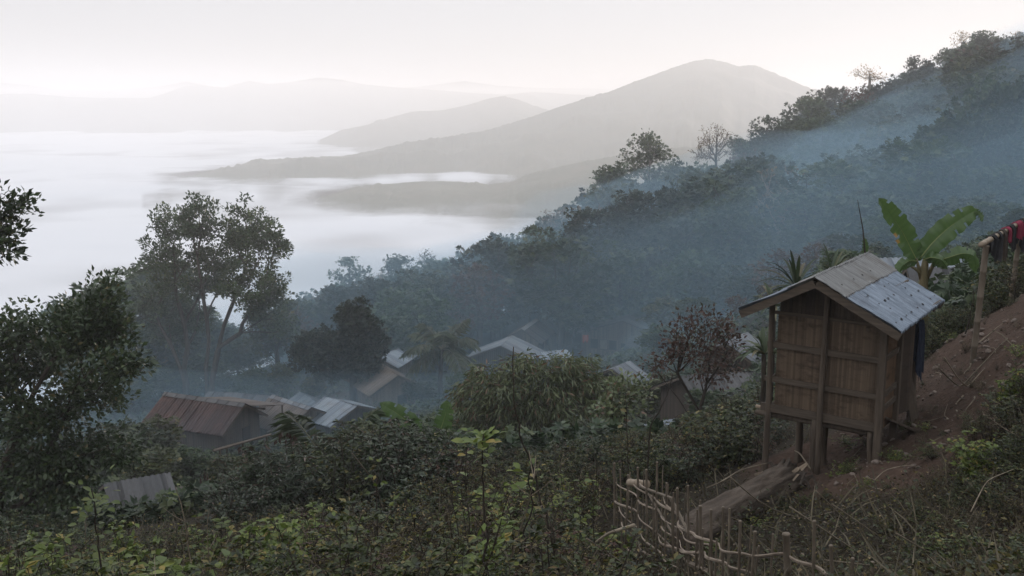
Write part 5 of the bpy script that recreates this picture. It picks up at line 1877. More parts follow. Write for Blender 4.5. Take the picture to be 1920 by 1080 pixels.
for (u, w_, l, mt, lab) in [(1861, .34, .42, 'black_cloth', 'black cloth folded over the washing rail nearest its lower end'), (1871, .22, .50, 'grey_cloth', 'dark grey cloth beside the black one on the washing rail'), (1879, .26, .56, 'brown_cloth', 'long brownish cloth on the washing rail'),
                            (1887, .30, .26, 'pink_cloth', 'short pink-red cloth bunched over the washing rail'), (1895, .5, .46, 'black_cloth', 'black cloth between the two pink ones on the washing rail'), (1907, .55, .34, 'pink_cloth', 'larger crimson cloth at the upper end of the washing rail'), (1914, .5, .62, 'black_cloth', 'black cloth hanging lowest at the upper end of the washing rail')]:
    p_ = on_rail(u)
    o = hanging_cloth('cloth', p_ + Vector((0, 0, 0.055)), wd, w_, l, u % 17, mt, 0.05)
    tag(o, lab, 'cloth', 'washing on the rail')

# ------------------------------------------------------------------ fallen log and stump end
M['log'] = mat_rough('log_wood', (0.026, 0.020, 0.015), (0.075, 0.056, 0.042), (12, 12, 2.2), 1.0, 0.95, 1.0, (0.12, 0.095, 0.075), bdist=0.06)
la, lb = px(1275, 1005, 11.3), px(1480, 888, 14.3)
la.z = h1(la.x, la.y) + 0.17
lb.z = h1(lb.x, lb.y) + 0.22
d = (lb - la)
Ll = d.length
root = empty('fallen_log', la)
zax = d.normalized()
xax = zax.cross(Vector((0, 0, 1))).normalized()
yax = xax.cross(zax)
root.rotation_euler = Matrix((xax, -yax, zax)).transposed().to_euler()
zax, xax, yax = Vector((0, 0, 1)), Vector((1, 0, 0)), Vector((0, -1, 0))
n, k = 110, 64
V = []
rng = np.random.default_rng(12)
for i in range(n + 1):
    f = i / n
    for j in range(k):
        a = 2 * math.pi * j / k
        r = 0.25 * (1 - 0.05 * f) * (1 + 0.22 * float(fbm(np.array([math.cos(a) * 1.6 + f * 3]), np.array([math.sin(a) * 1.6 + f * 2]), 5, 3)[0]) + 0.22 * float(vnoise(np.array([a * 4.1]), np.array([f * 7]), 9)[0]) + 0.10 * abs(float(vnoise(np.array([a * 7.1]), np.array([f * 6]), 19)[0])) - 0.30 * max(0, float(vnoise(np.array([a * 2.1 + 4]), np.array([f * 5]), 29)[0]) - 0.18))
        if f > .94:
            r *= 1.0 + 0.25 * math.sin(j * 2.2) * (f - .94) / .06
        if f < 0.06:
            r *= 0.6 + 0.4 * f / 0.06
        hollow = 0.12 * math.exp(-((f - .42) / .10) ** 2) * max(0, math.cos(a + 1.0)) ** 2
        r -= hollow
        V.append(tuple(zax * (f * Ll + (0.14 * math.sin(j * 1.9) if i == n else 0)) + xax * (r * math.cos(a)) + yax * (r * math.sin(a))))
F = [(i * k + j, i * k + (j + 1) % k, (i + 1) * k + (j + 1) % k, (i + 1) * k + j) for i in range(n) for j in range(k)]
V.append((0, 0, 0))
V.append(tuple(zax * (Ll - 0.1)))
F += [((j + 1) % k, j, len(V) - 2) for j in range(k)] + [(n * k + j, n * k + (j + 1) % k, len(V) - 1) for j in range(k)]
mb = MB()
mb.add(V, F)
mb.build('trunk', M['log'], root, smooth=True)
for s in range(9):
    a = rng.uniform(0, 3.4)
    mb = MB()
    st = zax * (Ll * 0.93) + xax * (0.21 * math.cos(a)) + yax * (0.21 * math.sin(a))
    mid = zax * (Ll + rng.uniform(-.3, .15)) + xax * (0.33 * math.cos(a)) + yax * (0.31 * math.sin(a))
    en = zax * (Ll + rng.uniform(-.6, .3)) + xax * (0.5 * math.cos(a + .3)) + yax * (0.25 * math.sin(a) - 0.1)
    mb.bar(st, mid, 0.05, 0.012)
    mb.bar(mid, en, 0.03, 0.01)
    mb.build('bark_strip', M['hut_pale' if s % 3 == 0 else 'bark'], root)
tag(root, 'thick fallen log with frayed bark lying on the slope below the hut', 'log')

# ------------------------------------------------------------------ woven bamboo fence
FENCE = [(1152, 14.6), (1163, 13.8), (1178, 13.2), (1196, 12.6), (1212, 12.1), (1232, 11.6), (1250, 11.1), (1270, 10.6), (1290, 10.2), (1313, 9.8), (1333, 9.5), (1356, 9.15), (1388, 8.8), (1416, 8.6), (1474, 8.35), (1527, 8.15), (1558, 8.0), (1599, 7.85), (1636, 7.7)]
TOPS = [868, 880, 890, 876, 880, 866, 905, 915, 910, 948, 955, 950, 976, 996, 1000, 976, 1022, 1046, 1053]
fg = gpos(1300, 10)
fence = empty('bamboo_fence', fg)
rng = np.random.default_rng(31)
fpts = []
for i, ((u, Y), vt) in enumerate(zip(FENCE, TOPS)):
    g = gpos(u, Y)
    zt = vz(vt, Y)
    fpts.append((g, zt))
    tp = px(u, vt, Y)
    mb = MB()
    r = rng.uniform(0.012, 0.018) if i != 14 else 0.034
    culm(mb, Vector((g.x + rng.normal(0, .03), g.y, g.z - 0.25)) - fg, tp - fg, r, 0.28)
    mb.build('stake', M['bamboo_post'], fence, smooth=True)
    if i < 14:                                     # thinner stakes in between
        for e in range(2 if i > 3 else 1):
            f = rng.uniform(0.25, 0.75)
            u2, Yx = u + (FENCE[i + 1][0] - u) * f, Y + (FENCE[i + 1][1] - Y) * f
            g2_ = gpos(u2, Yx)
            mb = MB()
            t2 = Vector((g2_.x + rng.normal(0, .04), g2_.y, zt + rng.uniform(-0.28, 0.05)))
            mb.tube([Vector((g2_.x, g2_.y, g2_.z - .2)) - fg, t2 - fg], rng.uniform(0.007, 0.011), 6)
            mb.build('stake', M['deadstem'] if rng.random() < .4 else M['bamboo_post'], fence)
M['split_bamboo'] = mat_rough('split_bamboo', (0.10, 0.08, 0.06), (0.27, 0.215, 0.165), (2, 2, 2), 4.0, 0.65, 0.1, (0.12, 0.085, 0.06))


def strip(pts, w, name='rail', weave=0.035):
    """a flat split-bamboo band woven in and out of the stakes"""
    n = len(pts) * 6
    w = w * 0.68
    P = np.array([tuple(p_) for p_ in pts])
    s = np.linspace(0, 1, len(P))
    tt = np.linspace(0, 1, n)
    C = np.stack([np.interp(tt, s, P[:, k]) for k in range(3)], 1)
    for _ in range(6):
        C[1:-1] = (C[:-2] + 2 * C[1:-1] + C[2:]) / 4
    T = np.gradient(C, axis=0)
    T /= np.linalg.norm(T, axis=1)[:, None]
    Nn = np.cross(T, [0, 0, 1.0])
    Nn /= np.linalg.norm(Nn, axis=1)[:, None]
    C = C + Nn * (weave * np.sin(tt * len(pts) * math.pi))[:, None]
    tw = 0.35 * np.sin(tt * 9 + len(pts))
    Up = np.array([0, 0, 1.0])[None] * np.cos(tw)[:, None] + Nn * np.sin(tw)[:, None]
    V, F = [], []
    for i in range(n):
        for a, b_ in ((-.5, -.5), (-.25, .3), (.25, .3), (.5, -.5), (.25, -.1), (-.25, -.1)):
            V.append(C[i] + Up[i] * a * w + Nn[i] * b_ * 0.014)
    for i in range(n - 1):
        for k in range(6):
            F.append((i * 6 + k, i * 6 + (k + 1) % 6, (i + 1) * 6 + (k + 1) % 6, (i + 1) * 6 + k))
    F += [tuple(range(6))[::-1], tuple((n - 1) * 6 + k for k in range(6))]
    mb = MB()
    mb.add(V, F)
    return mb.build(name, M['split_bamboo'], fence)


def frail(pix, w, dy=0.0):
    """band through pixels of the photo, each put at the fence's own distance there"""
    fu = [a for a, b_ in FENCE]
    fy = [b_ for a, b_ in FENCE]
    return strip([px(u, v, float(np.interp(u, fu, fy)) + dy) - fg for u, v in pix], w)


frail([(1183, 897), (1205, 925), (1235, 940), (1262, 960), (1275, 985), (1288, 1000), (1312, 1006), (1340, 1020), (1362, 1035), (1392, 1041), (1430, 1042), (1474, 1040), (1510, 1056), (1550, 1080)], 0.052)
frail([(1152, 940), (1180, 952), (1200, 968), (1222, 995), (1242, 1018), (1262, 1030), (1290, 1036), (1315, 1036), (1335, 1048), (1360, 1060), (1392, 1068), (1412, 1085)], 0.055)
frail([(1155, 905), (1180, 922), (1200, 940), (1228, 958), (1250, 975), (1275, 1000), (1300, 1020), (1330, 1022)], 0.035, 0.05)
frail([(1165, 980), (1188, 1010), (1205, 1030), (1228, 1055), (1250, 1080)], 0.045)
frail([(1170, 1020), (1195, 1045), (1215, 1062), (1235, 1085)], 0.045)
frail([(1160, 950), (1185, 985), (1210, 1010), (1235, 1040), (1262, 1060), (1290, 1080)], 0.035, -.06)
frail([(1240, 985), (1262, 1008), (1285, 1030), (1310, 1055), (1330, 1075)], 0.028, 0.06)
frail([(1198, 905), (1230, 925), (1255, 945), (1268, 975), (1285, 990)], 0.03, .1)
for a, b_, r in [((1180, 905), (1213, 908), 0.055)]:
    mb = MB()
    culm(mb, px(*a, 12.9) - fg, px(*b_, 12.5) - fg, r, 0.25)
    mb.build('rail', M['bamboo'], fence, smooth=True)
for a, b_, r in [((1200, 912), (1262, 935), 0.02), ((1290, 1055), (1390, 1100), 0.03), ((1215, 925), (1262, 1002), 0.014), ((1258, 935), (1292, 1000), 0.02), ((1232, 1000), (1345, 1108), 0.012)]:
    mb = MB()
    mb.tube([px(*a, float(np.interp(a[0], [q[0] for q in FENCE], [q[1] for q in FENCE])) + .07) - fg, px(*b_, float(np.interp(b_[0], [q[0] for q in FENCE], [q[1] for q in FENCE])) + .07) - fg], r, 6)
    mb.build('rail', M['bamboo_post'], fence)
tag(fence, 'broken fence of thin bamboo stakes woven with pale split-bamboo bands', 'fence')
# ------------------------------------------------------------------ bushes, weeds and litter of the near slope
def shrub(name, seed, h, spread, nst, kind, size, leaf_mat, per, stem_mat='stem', twigs=5, lean=0.5, start=0.2, droop=0.1, r0=0.012, upb=1.0, old=0.06, bare=0.0, wander=0.06):
    """stems fan out from one root, each with side twigs that carry the leaves; 1 unit = 1 m"""
    rng = np.random.default_rng(seed)
    root = empty(name)
    mb = MB()
    pos, dirs = [], []
    for s in range(nst):
        a = rng.uniform(0, 6.28)
        ln = lean * rng.uniform(0.2, 1.0)
        L = h * rng.uniform(0.6, 1.0)
        n = 7
        P = []
        p0 = np.array([rng.normal(0, .06), rng.normal(0, .06), -0.1])
        dr = np.array([math.cos(a) * ln, math.sin(a) * ln, 1.0])
        dr /= np.linalg.norm(dr)
        q_ = p0
        for k in range(n):
            P.append(q_.copy())
            q_ = q_ + dr * (L + 0.1) / (n - 1)
            dr = dr + rng.normal(0, wander * 2, 3) + np.array([0, 0, -0.05 * droop * 3])
            dr /= np.linalg.norm(dr)
        P = np.array(P)
        mb.tube(P, np.linspace(r0, r0 * 0.25, n), 4, cap=False)
        for w in range(twigs):
            f = start + (1 - start) * (w + rng.random()) / twigs
            c = np.array([np.interp(f, np.linspace(0, 1, n), P[:, k]) for k in range(3)])
            ta = rng.uniform(0, 6.28)
            tl = spread * rng.uniform(0.4, 1.0) * (1.15 - 0.7 * f)
            td = np.array([math.cos(ta), math.sin(ta), rng.uniform(-0.1, 0.9)])
            td /= np.linalg.norm(td)
            e = c + td * tl + np.array([0, 0, -droop * tl * 0.5])
            m_ = (c + e) / 2 + np.array([0, 0, droop * tl * 0.25 + 0.03 * tl])
            mb.tube([c, m_, e], [r0 * .4, r0 * .28, r0 * .14], 3, cap=False)
            if rng.random() < bare:
                continue
            k = rng.poisson(per)
            for i in range(k):
                g_ = rng.uniform(0.15, 1.05)
                b_ = (c * (1 - g_) ** 2 + 2 * m_ * g_ * (1 - g_) + e * g_ ** 2)
                pos.append(b_)
                sa = rng.uniform(0, 6.28)
                dirs.append(td * 0.5 + np.array([math.cos(sa), math.sin(sa), rng.uniform(-.4, .5) - droop]) * 0.9)
    mb.build('stem', M[stem_mat], root)
    if pos:
        pos, dirs = np.array(pos), np.array(dirs)
        R = frames(dirs, upb, rng, 0.5)
        t = np.clip(rng.uniform(0, 0.92, len(pos)), 0, .92)
        t[rng.random(len(pos)) < old] = 1.0
        V, F, T = scatter(kind, pos, R, size * rng.uniform(0.55, 1.25, len(pos)), t)
        np_mesh('foliage', V, F, M[leaf_mat], root, attrs={'tint': T})
    return root


M['dark'] = mat_leaf('dark_bush_leaf', [(0.0, (0.016, 0.03, 0.011)), (0.6, (0.03, 0.048, 0.018)), (0.92, (0.05, 0.065, 0.025)), (1.0, (0.09, 0.055, 0.035))], 0.2, 0.38, 0.5)
SH = {
    'weed_a': shrub('dry_weed', 501, 1.0, 0.30, 11, 'oval', 0.036, 'weed', 14, 'stem', 9, 0.55, 0.15, 0.1, 0.008),
    'weed_b': shrub('dry_weed', 502, 1.0, 0.26, 12, 'oval', 0.030, 'weed', 14, 'deadstem', 10, 0.7, 0.2, 0.2, 0.006, bare=.25),
    'weed_c': shrub('dry_weed', 503, 1.0, 0.35, 9, 'oval', 0.045, 'weed', 14, 'stem', 10, 0.5, 0.1, 0.3, 0.009, old=.12),
    'weed_d': shrub('dry_weed', 504, 1.0, 0.22, 14, 'lance', 0.07, 'weed', 8, 'deadstem', 8, 0.8, 0.25, 0.2, 0.006, bare=.3),
    'bush_a': shrub('leafy_bush', 511, 1.0, 0.40, 10, 'oval', 0.065, 'shrub', 18, 'stem', 9, 0.7, 0.1, 0.1, 0.012),
    'bush_b': shrub('leafy_bush', 512, 1.0, 0.42, 9, 'oval', 0.085, 'shrub', 14, 'stem', 9, 0.75, 0.1, 0.2, 0.012),
    'bush_c': shrub('leafy_bush', 513, 1.0, 0.36, 11, 'oval', 0.050, 'shrub', 22, 'stem', 9, 0.8, 0.15, 0.1, 0.01, old=.12),
    'dark_a': shrub('dark_bush', 521, 1.0, 0.42, 11, 'oval', 0.06, 'dark', 26, 'stem', 10, 0.85, 0.05, 0.2, 0.013),
    'dark_b': shrub('dark_bush', 522, 1.0, 0.40, 10, 'lance', 0.11, 'dark', 22, 'stem', 10, 0.8, 0.05, 0.5, 0.013),
    'bright_a': shrub('light_green_bush', 531, 1.0, 0.30, 10, 'oval', 0.12, 'bright', 8, 'stem', 7, 0.6, 0.25, 0.2, 0.011),
    'creeper': shrub('low_creeper', 541, 0.5, 0.45, 9, 'broad', 0.055, 'bright', 6, 'stem', 6, 1.6, 0.1, 0.2, 0.005),
    'twiggy': shrub('twiggy_bush', 551, 1.0, 0.34, 10, 'oval', 0.042, 'russet', 9, 'stem', 9, 0.7, 0.2, 0.1, 0.009, bare=.3),
}
usedS = {}


def put(kind, g, height, label, cat='weed', group=None, wide=1.0, rz=None):
    o = SH[kind] if kind not in usedS else copy_tree(SH[kind])
    usedS[kind] = 1
    s = height / (0.55 if kind == 'creeper' else 1.1)
    o.location = g
    o.rotation_euler = (rw.normal(0, .08), rw.normal(0, .08), rw.uniform(0, 6.28) if rz is None else rz)
    o.scale = (s * wide, s * wide, s)
    tag(o, label, cat, group)
    return o


rw = np.random.default_rng(909)
taken = []


def zone(n, ufn, Yr, env, kinds, hr, sep, labels, group, wide=(0.9, 1.25), maxbare=0.55, tries=6000, uv_ok=None):
    c = 0
    while c < n and tries > 0:
        tries -= 1
        Y = math.exp(rw.uniform(math.log(Yr[0]), math.log(Yr[1])))
        u = rw.uniform(*ufn)
        g = gpos(u, Y)
        ev = float(np.interp(u, [e[0] for e in env], [e[1] for e in env]))
        hm = vz(ev, Y) - g.z
        if hm < hr[0] * 0.7:
            continue
        hgt = min(rw.uniform(*hr), hm)
        if uv_ok and not uv_ok(u, Y, hgt):
            continue
        if float(bare_at(g.x, g.y)) > maxbare:
            continue
        d = sep * (0.5 + 0.5 * hgt)
        if any((g.x - a) ** 2 + (g.y - b) ** 2 < (d * e) ** 2 for a, b, e in taken[-400:]):
            continue
        taken.append((g.x, g.y, 1.0))
        k = rw.choice([q_ for q_, w in kinds], p=np.array([w for q_, w in kinds]) / sum(w for q_, w in kinds))
        put(k, g, hgt, labels[k.split('_')[0]], 'bush' if k.split('_')[0] in ('bush', 'dark', 'bright', 'twiggy') else 'weed', group + ': ' + k.split('_')[0], rw.uniform(*wide))
        c += 1
    return c


LB1 = {'weed': 'brown half-dry weed in the tangle along the bottom of the slope', 'bush': 'olive-green leafy bush among the brown weeds', 'bright': 'light green broad-leaved bush among the brown weeds', 'creeper': 'low bright creeper among the brown weeds', 'twiggy': 'twiggy rusty bush among the brown weeds', 'dark': 'dark bush among the brown weeds'}
ENV1 = [(-200, 1000), (0, 990), (250, 995), (420, 965), (560, 940), (700, 900), (850, 862), (1000, 850), (1150, 862), (1200, 900)]
nearfence = lambda u, Y, h_: not (u > 1110 and Y < 14.8 - 0.0)
n1 = zone(265, (-150, 1190), (5.2, 19), ENV1, [('weed_a', 2.5), ('weed_b', 2), ('weed_c', 2.5), ('weed_d', 1.2), ('bush_a', 1.8), ('bush_c', 3), ('creeper', 1.2), ('twiggy', .6), ('bright_a', .5)], (0.45, 1.35), 0.40, LB1, 'tangle at the bottom of the slope', uv_ok=nearfence, tries=9000)
LB2 = {'dark': 'dark dense bush in the thicket above the lower roofs', 'bush': 'green bush at the edge of the dark thicket', 'weed': 'brownish weed in front of the dark thicket', 'twiggy': 'rusty twiggy bush on the dark thicket', 'bright': 'pale bush at the dark thicket'}
ENV2 = [(380, 950), (440, 880), (480, 825), (540, 800), (620, 812), (660, 780), (700, 770), (760, 775), (850, 790), (920, 820), (1000, 830), (1160, 790)]
n2 = zone(85, (430, 1140), (19, 34), ENV2, [('dark_a', 4), ('dark_b', 3), ('bush_a', 1.2), ('twiggy', .8)], (1.4, 3.2), 0.40, LB2, 'dark thicket above the lower roofs', (0.8, 1.15))
LB2b = {'weed': 'brown weed on the crest in front of the mango tree', 'bush': 'olive bush on the crest in front of the mango tree', 'twiggy': 'reddish twiggy bush on the crest in front of the mango tree'}
ENV2b = [(780, 850), (900, 840), (1000, 830), (1100, 820), (1160, 800), (1220, 800), (1290, 830)]
n2b = zone(55, (800, 1290), (17, 30), ENV2b, [('weed_c', 2), ('weed_a', 2), ('bush_c', 2), ('bush_a', 1), ('twiggy', 1.5)], (0.8, 2.2), 0.42, LB2b, 'crest in front of the mango tree', uv_ok=nearfence)
LB3 = {'bush': 'green leafy bush between the mango tree and the hut', 'weed': 'brownish weed between the mango tree and the hut', 'twiggy': 'rusty twiggy bush between the mango tree and the hut', 'dark': 'dark green bush between the mango tree and the hut'}
ENV3 = [(1140, 800), (1200, 800), (1250, 810), (1290, 775), (1330, 750), (1400, 735), (1432, 760), (1445, 815), (1500, 830), (1540, 850)]
n3 = zone(85, (1150, 1500), (16.2, 30), ENV3, [('bush_a', 3), ('bush_b', 3), ('bush_c', 2), ('weed_c', 1), ('twiggy', 1.2), ('dark_a', 1)], (0.7, 2.2), 0.38, LB3, 'bushes left of the hut', uv_ok=lambda u, Y, h_: not (u > 1432 and Y < 18.5))
LB8 = {'dark': 'dark bush on the misty slope between the mango tree and the russet tree', 'bush': 'green bush on the misty slope between the mango tree and the russet tree', 'twiggy': 'rusty bush on the misty slope between the mango tree and the russet tree'}
ENV8 = [(1040, 790), (1120, 770), (1180, 775), (1250, 790), (1300, 765), (1400, 720), (1480, 690), (1560, 680)]
n8 = zone(50, (1040, 1540), (28, 56), ENV8, [('bush_a', 3), ('bush_c', 3), ('dark_a', 2), ('twiggy', 2)], (1.5, 3.6), 0.55, LB8, 'misty slope between mango and russet tree', (0.9, 1.3))
LB4 = {'weed': 'low brown weed on the bank below the hut', 'bush': 'low green bush on the bank below the hut', 'creeper': 'bright creeper on the bank below the hut', 'bright': 'light broad-leaved bush on the bank below the hut', 'twiggy': 'low twiggy bush on the bank below the hut'}
ENV4 = [(1180, 1010), (1290, 1010), (1400, 975), (1470, 930), (1550, 912), (1650, 880), (1740, 850), (1800, 800), (1850, 740), (1960, 680)]
n4 = zone(190, (1290, 1990), (6.6, 14.0), ENV4, [('weed_a', 3), ('weed_b', 3), ('weed_d', 1.5), ('bush_c', 2.4), ('bush_a', 1.2), ('creeper', 2.0), ('twiggy', .8)], (0.26, 0.85), 0.42, LB4, 'low growth on the bank below the hut', (1.0, 1.5), 0.85, uv_ok=lambda u, Y, h_: h_ < 0.25 + max(0, (u - 1650)) * 0.002)
LB9 = {'weed': 'small dry weed rooted in the bare red earth', 'bush': 'small green weed rooted in the bare red earth', 'creeper': 'small creeper on the bare red earth', 'twiggy': 'small twiggy weed on the bare red earth'}
n9 = zone(60, (1580, 1960), (12.6, 18.5), [(1500, 500), (2000, 400)], [('weed_a', 2), ('weed_b', 3), ('bush_c', 2), ('creeper', 1.5), ('twiggy', 1)], (0.08, 0.3), 0.5, LB9, 'small weeds on the red earth', (1.0, 1.6), 9)
LB5 = {'bush': 'green leafy bush along the path beside the hut', 'weed': 'dry weed along the path beside the hut', 'dark': 'dark bush along the path beside the hut'}
ENV5 = [(1700, 640), (1725, 610), (1760, 572), (1800, 562), (1840, 520), (1870, 480), (1900, 470), (1990, 440)]
n5 = zone(46, (1705, 1990), (17.2, 25), ENV5, [('bush_a', 3), ('bush_b', 3), ('bush_c', 2), ('weed_c', 1), ('dark_a', 1)], (0.5, 1.7), 0.34, LB5, 'bushes along the path', (0.8, 1.1), 0.5)
LB6 = {'bush': 'green bush at the right edge above the bank', 'weed': 'dry weed at the right edge above the bank', 'bright': 'light-leaved bush at the right edge above the bank', 'creeper': 'creeper at the right edge above the bank', 'dark': 'dark bush at the right edge above the bank'}
ENV6 = [(1780, 830), (1830, 780), (1870, 720), (1920, 660), (2000, 640)]
n6 = zone(34, (1800, 2050), (8.5, 14), ENV6, [('bush_a', 3), ('bush_c', 3), ('weed_a', 2), ('bright_a', .8), ('dark_a', 1)], (0.4, 1.1), 0.4, LB6, 'growth at the right edge', (0.9, 1.2), 1.1)
LB7 = {'dark': 'dark bush below the glossy broadleaf tree', 'bush': 'green bush below the glossy broadleaf tree', 'weed': 'weed below the glossy broadleaf tree'}
ENV7 = [(-100, 940), (100, 950), (180, 990), (330, 1010), (450, 985)]
n7 = zone(36, (-120, 440), (17, 30), ENV7, [('dark_a', 3), ('dark_b', 2), ('bush_a', 2), ('bush_c', 1)], (0.8, 2.4), 0.45, LB7, 'bushes below the broadleaf tree', (0.8, 1.2))
print('zones', n1, n2, n2b, n3, n4, n5, n6, n7)

# particular plants
for (u, Y, v, k, wd, lab) in [
    (530, 11.5, 935, 'bright_a', 1.0, 'bushy light green plant with glossy leaves beside the dark thicket'), (600, 12, 940, 'bright_a', 1.0, 'second light green glossy plant, right of the bushy one'), (470, 11.0, 975, 'bright_a', 0.9, 'small light green plant left of the bushy one'),
    (555, 10.6, 945, 'bright_a', 1.0, 'light green glossy plant nearest below the bushy one'), (640, 11.2, 960, 'bright_a', 0.9, 'light green plant at the right end of the glossy row'), (505, 10.2, 985, 'bright_a', 0.8, 'low light green plant under the glossy row'),
    (120, 9.5, 985, 'bright_a', 0.9, 'yellow-green bush in front of the foot of the broadleaf tree'), (250, 11, 965, 'bright_a', 0.8, 'yellow-green bush right of the young tree with pale tufts'), (30, 8.0, 1010, 'bright_a', 0.9, 'yellow-green bush in the bottom corner under the broadleaf tree'),
    (820, 13, 905, 'bush_c', 0.9, 'olive bush behind the straight sapling'), (730, 15, 880, 'dark_a', 1.0, 'dark bush left of the straight sapling'), (1080, 13, 890, 'bush_c', 1.0, 'olive bush left of the far end of the bamboo fence'), (1010, 18, 835, 'bush_a', 1.1, 'leafy bush directly below the mango crown'),
    (290, 7.6, 1040, 'bright_a', 0.9, 'pale broad-leaved plant at the bottom edge under the broadleaf tree'), (60, 8.5, 1000, 'bush_b', 1.0, 'dark green big-leaved bush in the bottom left corner'),
    (545, 27, 812, 'twiggy', 0.7, 'twiggy top with withered brown leaves over the dark thicket'), (1890, 13.2, 675, 'bright_a', 0.8, 'yellow-green plant at the right edge beside the path'), (1815, 11.6, 800, 'bright_a', 0.9, 'pale plant with a few large leaves on the bank beside the path'),
    (330, 13, 968, 'bush_c', 1.1, 'rounded green bush in front of the dark low house'), (235, 12, 985, 'bush_c', 0.9, 'green bush in front of the broadleaf tree foot'),
]:
    g = gpos(u, Y)
    put(k, g, max(0.35, vz(v, Y) - g.z), lab, 'bush', None, wd)


def sapling(name, pts, Y, leaf_from, nleaf, size, seed, label, mat='bright', r=0.014, kind='broad', spread=0.14):
    """a single upright stem through photo pixels at one distance, leaves in whorls near its top"""
    rng = np.random.default_rng(seed)
    g = gpos(pts[0][0], Y)
    root = empty(name, g)
    P = [Vector((0, 0, -0.1))] + [px(u, v, Y + 0.05 * math.sin(i)) - g for i, (u, v) in enumerate(pts)]
    P = np.array([tuple(a) for a in P])
    s = np.concatenate([[0], np.cumsum(np.linalg.norm(np.diff(P, axis=0), axis=1))])
    s /= s[-1]
    tt = np.linspace(0, 1, 24)
    C = np.stack([np.interp(tt, s, P[:, k]) for k in range(3)], 1)
    C[1:-1] += rng.normal(0, 0.008, (22, 3))
    mb = MB()
    mb.tube(C, np.linspace(r, r * 0.35, 24), 6)
    mb.build('stem', M['stem'], root, smooth=True)
    if nleaf:
        f = leaf_from + (1 - leaf_from) * rng.random(nleaf) ** 0.7
        pos = np.stack([np.interp(f, tt, C[:, k]) for k in range(3)], 1)
        a = rng.uniform(0, 6.28, nleaf)
        D = np.stack([np.cos(a), np.sin(a), rng.uniform(-.25, .9, nleaf)], 1)
        pos = pos + D * rng.uniform(0, spread, nleaf)[:, None]
        V, F, T = scatter(kind, pos, frames(D, 1.2, rng, 0.35), size * rng.uniform(0.6, 1.2, nleaf), np.where(rng.random(nleaf) < .1, 1.0, rng.uniform(0.1, .85, nleaf)))
        np_mesh('foliage', V, F, M[mat], root, attrs={'tint': T})
    tag(root, label, 'sapling')
    return root


sapling('sapling', [(912, 1085), (910, 1000), (906, 920), (904, 860), (907, 815)], 7.0, 0.86, 40, 0.085, 1, 'straight sapling with a tuft of yellow-green leaves standing up in the middle of the weeds', 'bright')
sapling('sapling', [(190, 1085), (186, 1030), (180, 980), (176, 935), (172, 920)], 8.5, 0.5, 70, 0.085, 2, 'young tree with pale upright leaf tufts in front of the broadleaf tree', 'bright', spread=0.2)
sapling('sapling', [(985, 1000), (1000, 950), (992, 880), (985, 885)], 8.2, 0.8, 16, 0.085, 3, 'short sapling with yellowing leaves right of the straight sapling', 'bright')
sapling('thin_shoot', [(1035, 1010), (1014, 935), (994, 862), (975, 815), (966, 775), (961, 732), (960, 690), (963, 650)], 8.0, 1, 0, 0.1, 4, 'crooked bare stem bending up past the mango tree', r=0.013)
sapling('thin_shoot', [(1215, 860), (1220, 800), (1250, 745), (1262, 700)], 16, 1, 0, 0.1, 5, 'bare forked stem between the mango tree and the russet tree', r=0.02)
sapling('thin_shoot', [(1285, 940), (1290, 890), (1293, 850)], 12.5, 1, 0, 0.1, 6, 'thin upright pale stick left of the fallen log', r=0.01)
sapling('thin_shoot', [(1178, 880), (1178, 840), (1176, 800), (1174, 745)], 16, 0.6, 14, 0.12, 7, 'slender leafy stem above the far end of the bamboo fence', 'shrub', r=0.012)
sapling('thin_shoot', [(1800, 650), (1812, 620), (1822, 580), (1826, 545)], 17.6, 0.9, 6, 0.12, 8, 'bent sapling with few leaves beside the lower washing post', 'shrub', r=0.018)
# twig with withered dangling leaves over the dark thicket
rng = np.random.default_rng(5)
for (u, v) in [(533, 815), (543, 812), (556, 825), (575, 845), (460, 835)]:
    g = gpos(u, 26)
    root = empty('withered_twig', g)
    tp = px(u, v, 26) - g
    mb = MB()
    mb.tube([(0, 0, 0), (tp.x * .6 + .1, 0, tp.z * .6), tuple(tp)], [0.02, 0.014, 0.006], 5)
    mb.build('stem', M['stem'], root)
    n = 7
    pos = np.array([tuple(tp)] * n) + rng.normal(0, .12, (n, 3))
    D = np.stack([rng.normal(0, .3, n), rng.normal(0, .3, n), -np.ones(n)], 1)
    V, F, T = scatter('oval', pos, frames(D, 0.2, rng, 0.6), 0.2 * rng.uniform(.7, 1.2, n), rng.uniform(0, .45, n))
    np_mesh('dead_leaves', V, F, M['withered'], root, attrs={'tint': T})
    tag(root, 'twig hung with withered brown leaves above the dark thicket', 'twig', 'withered twigs')

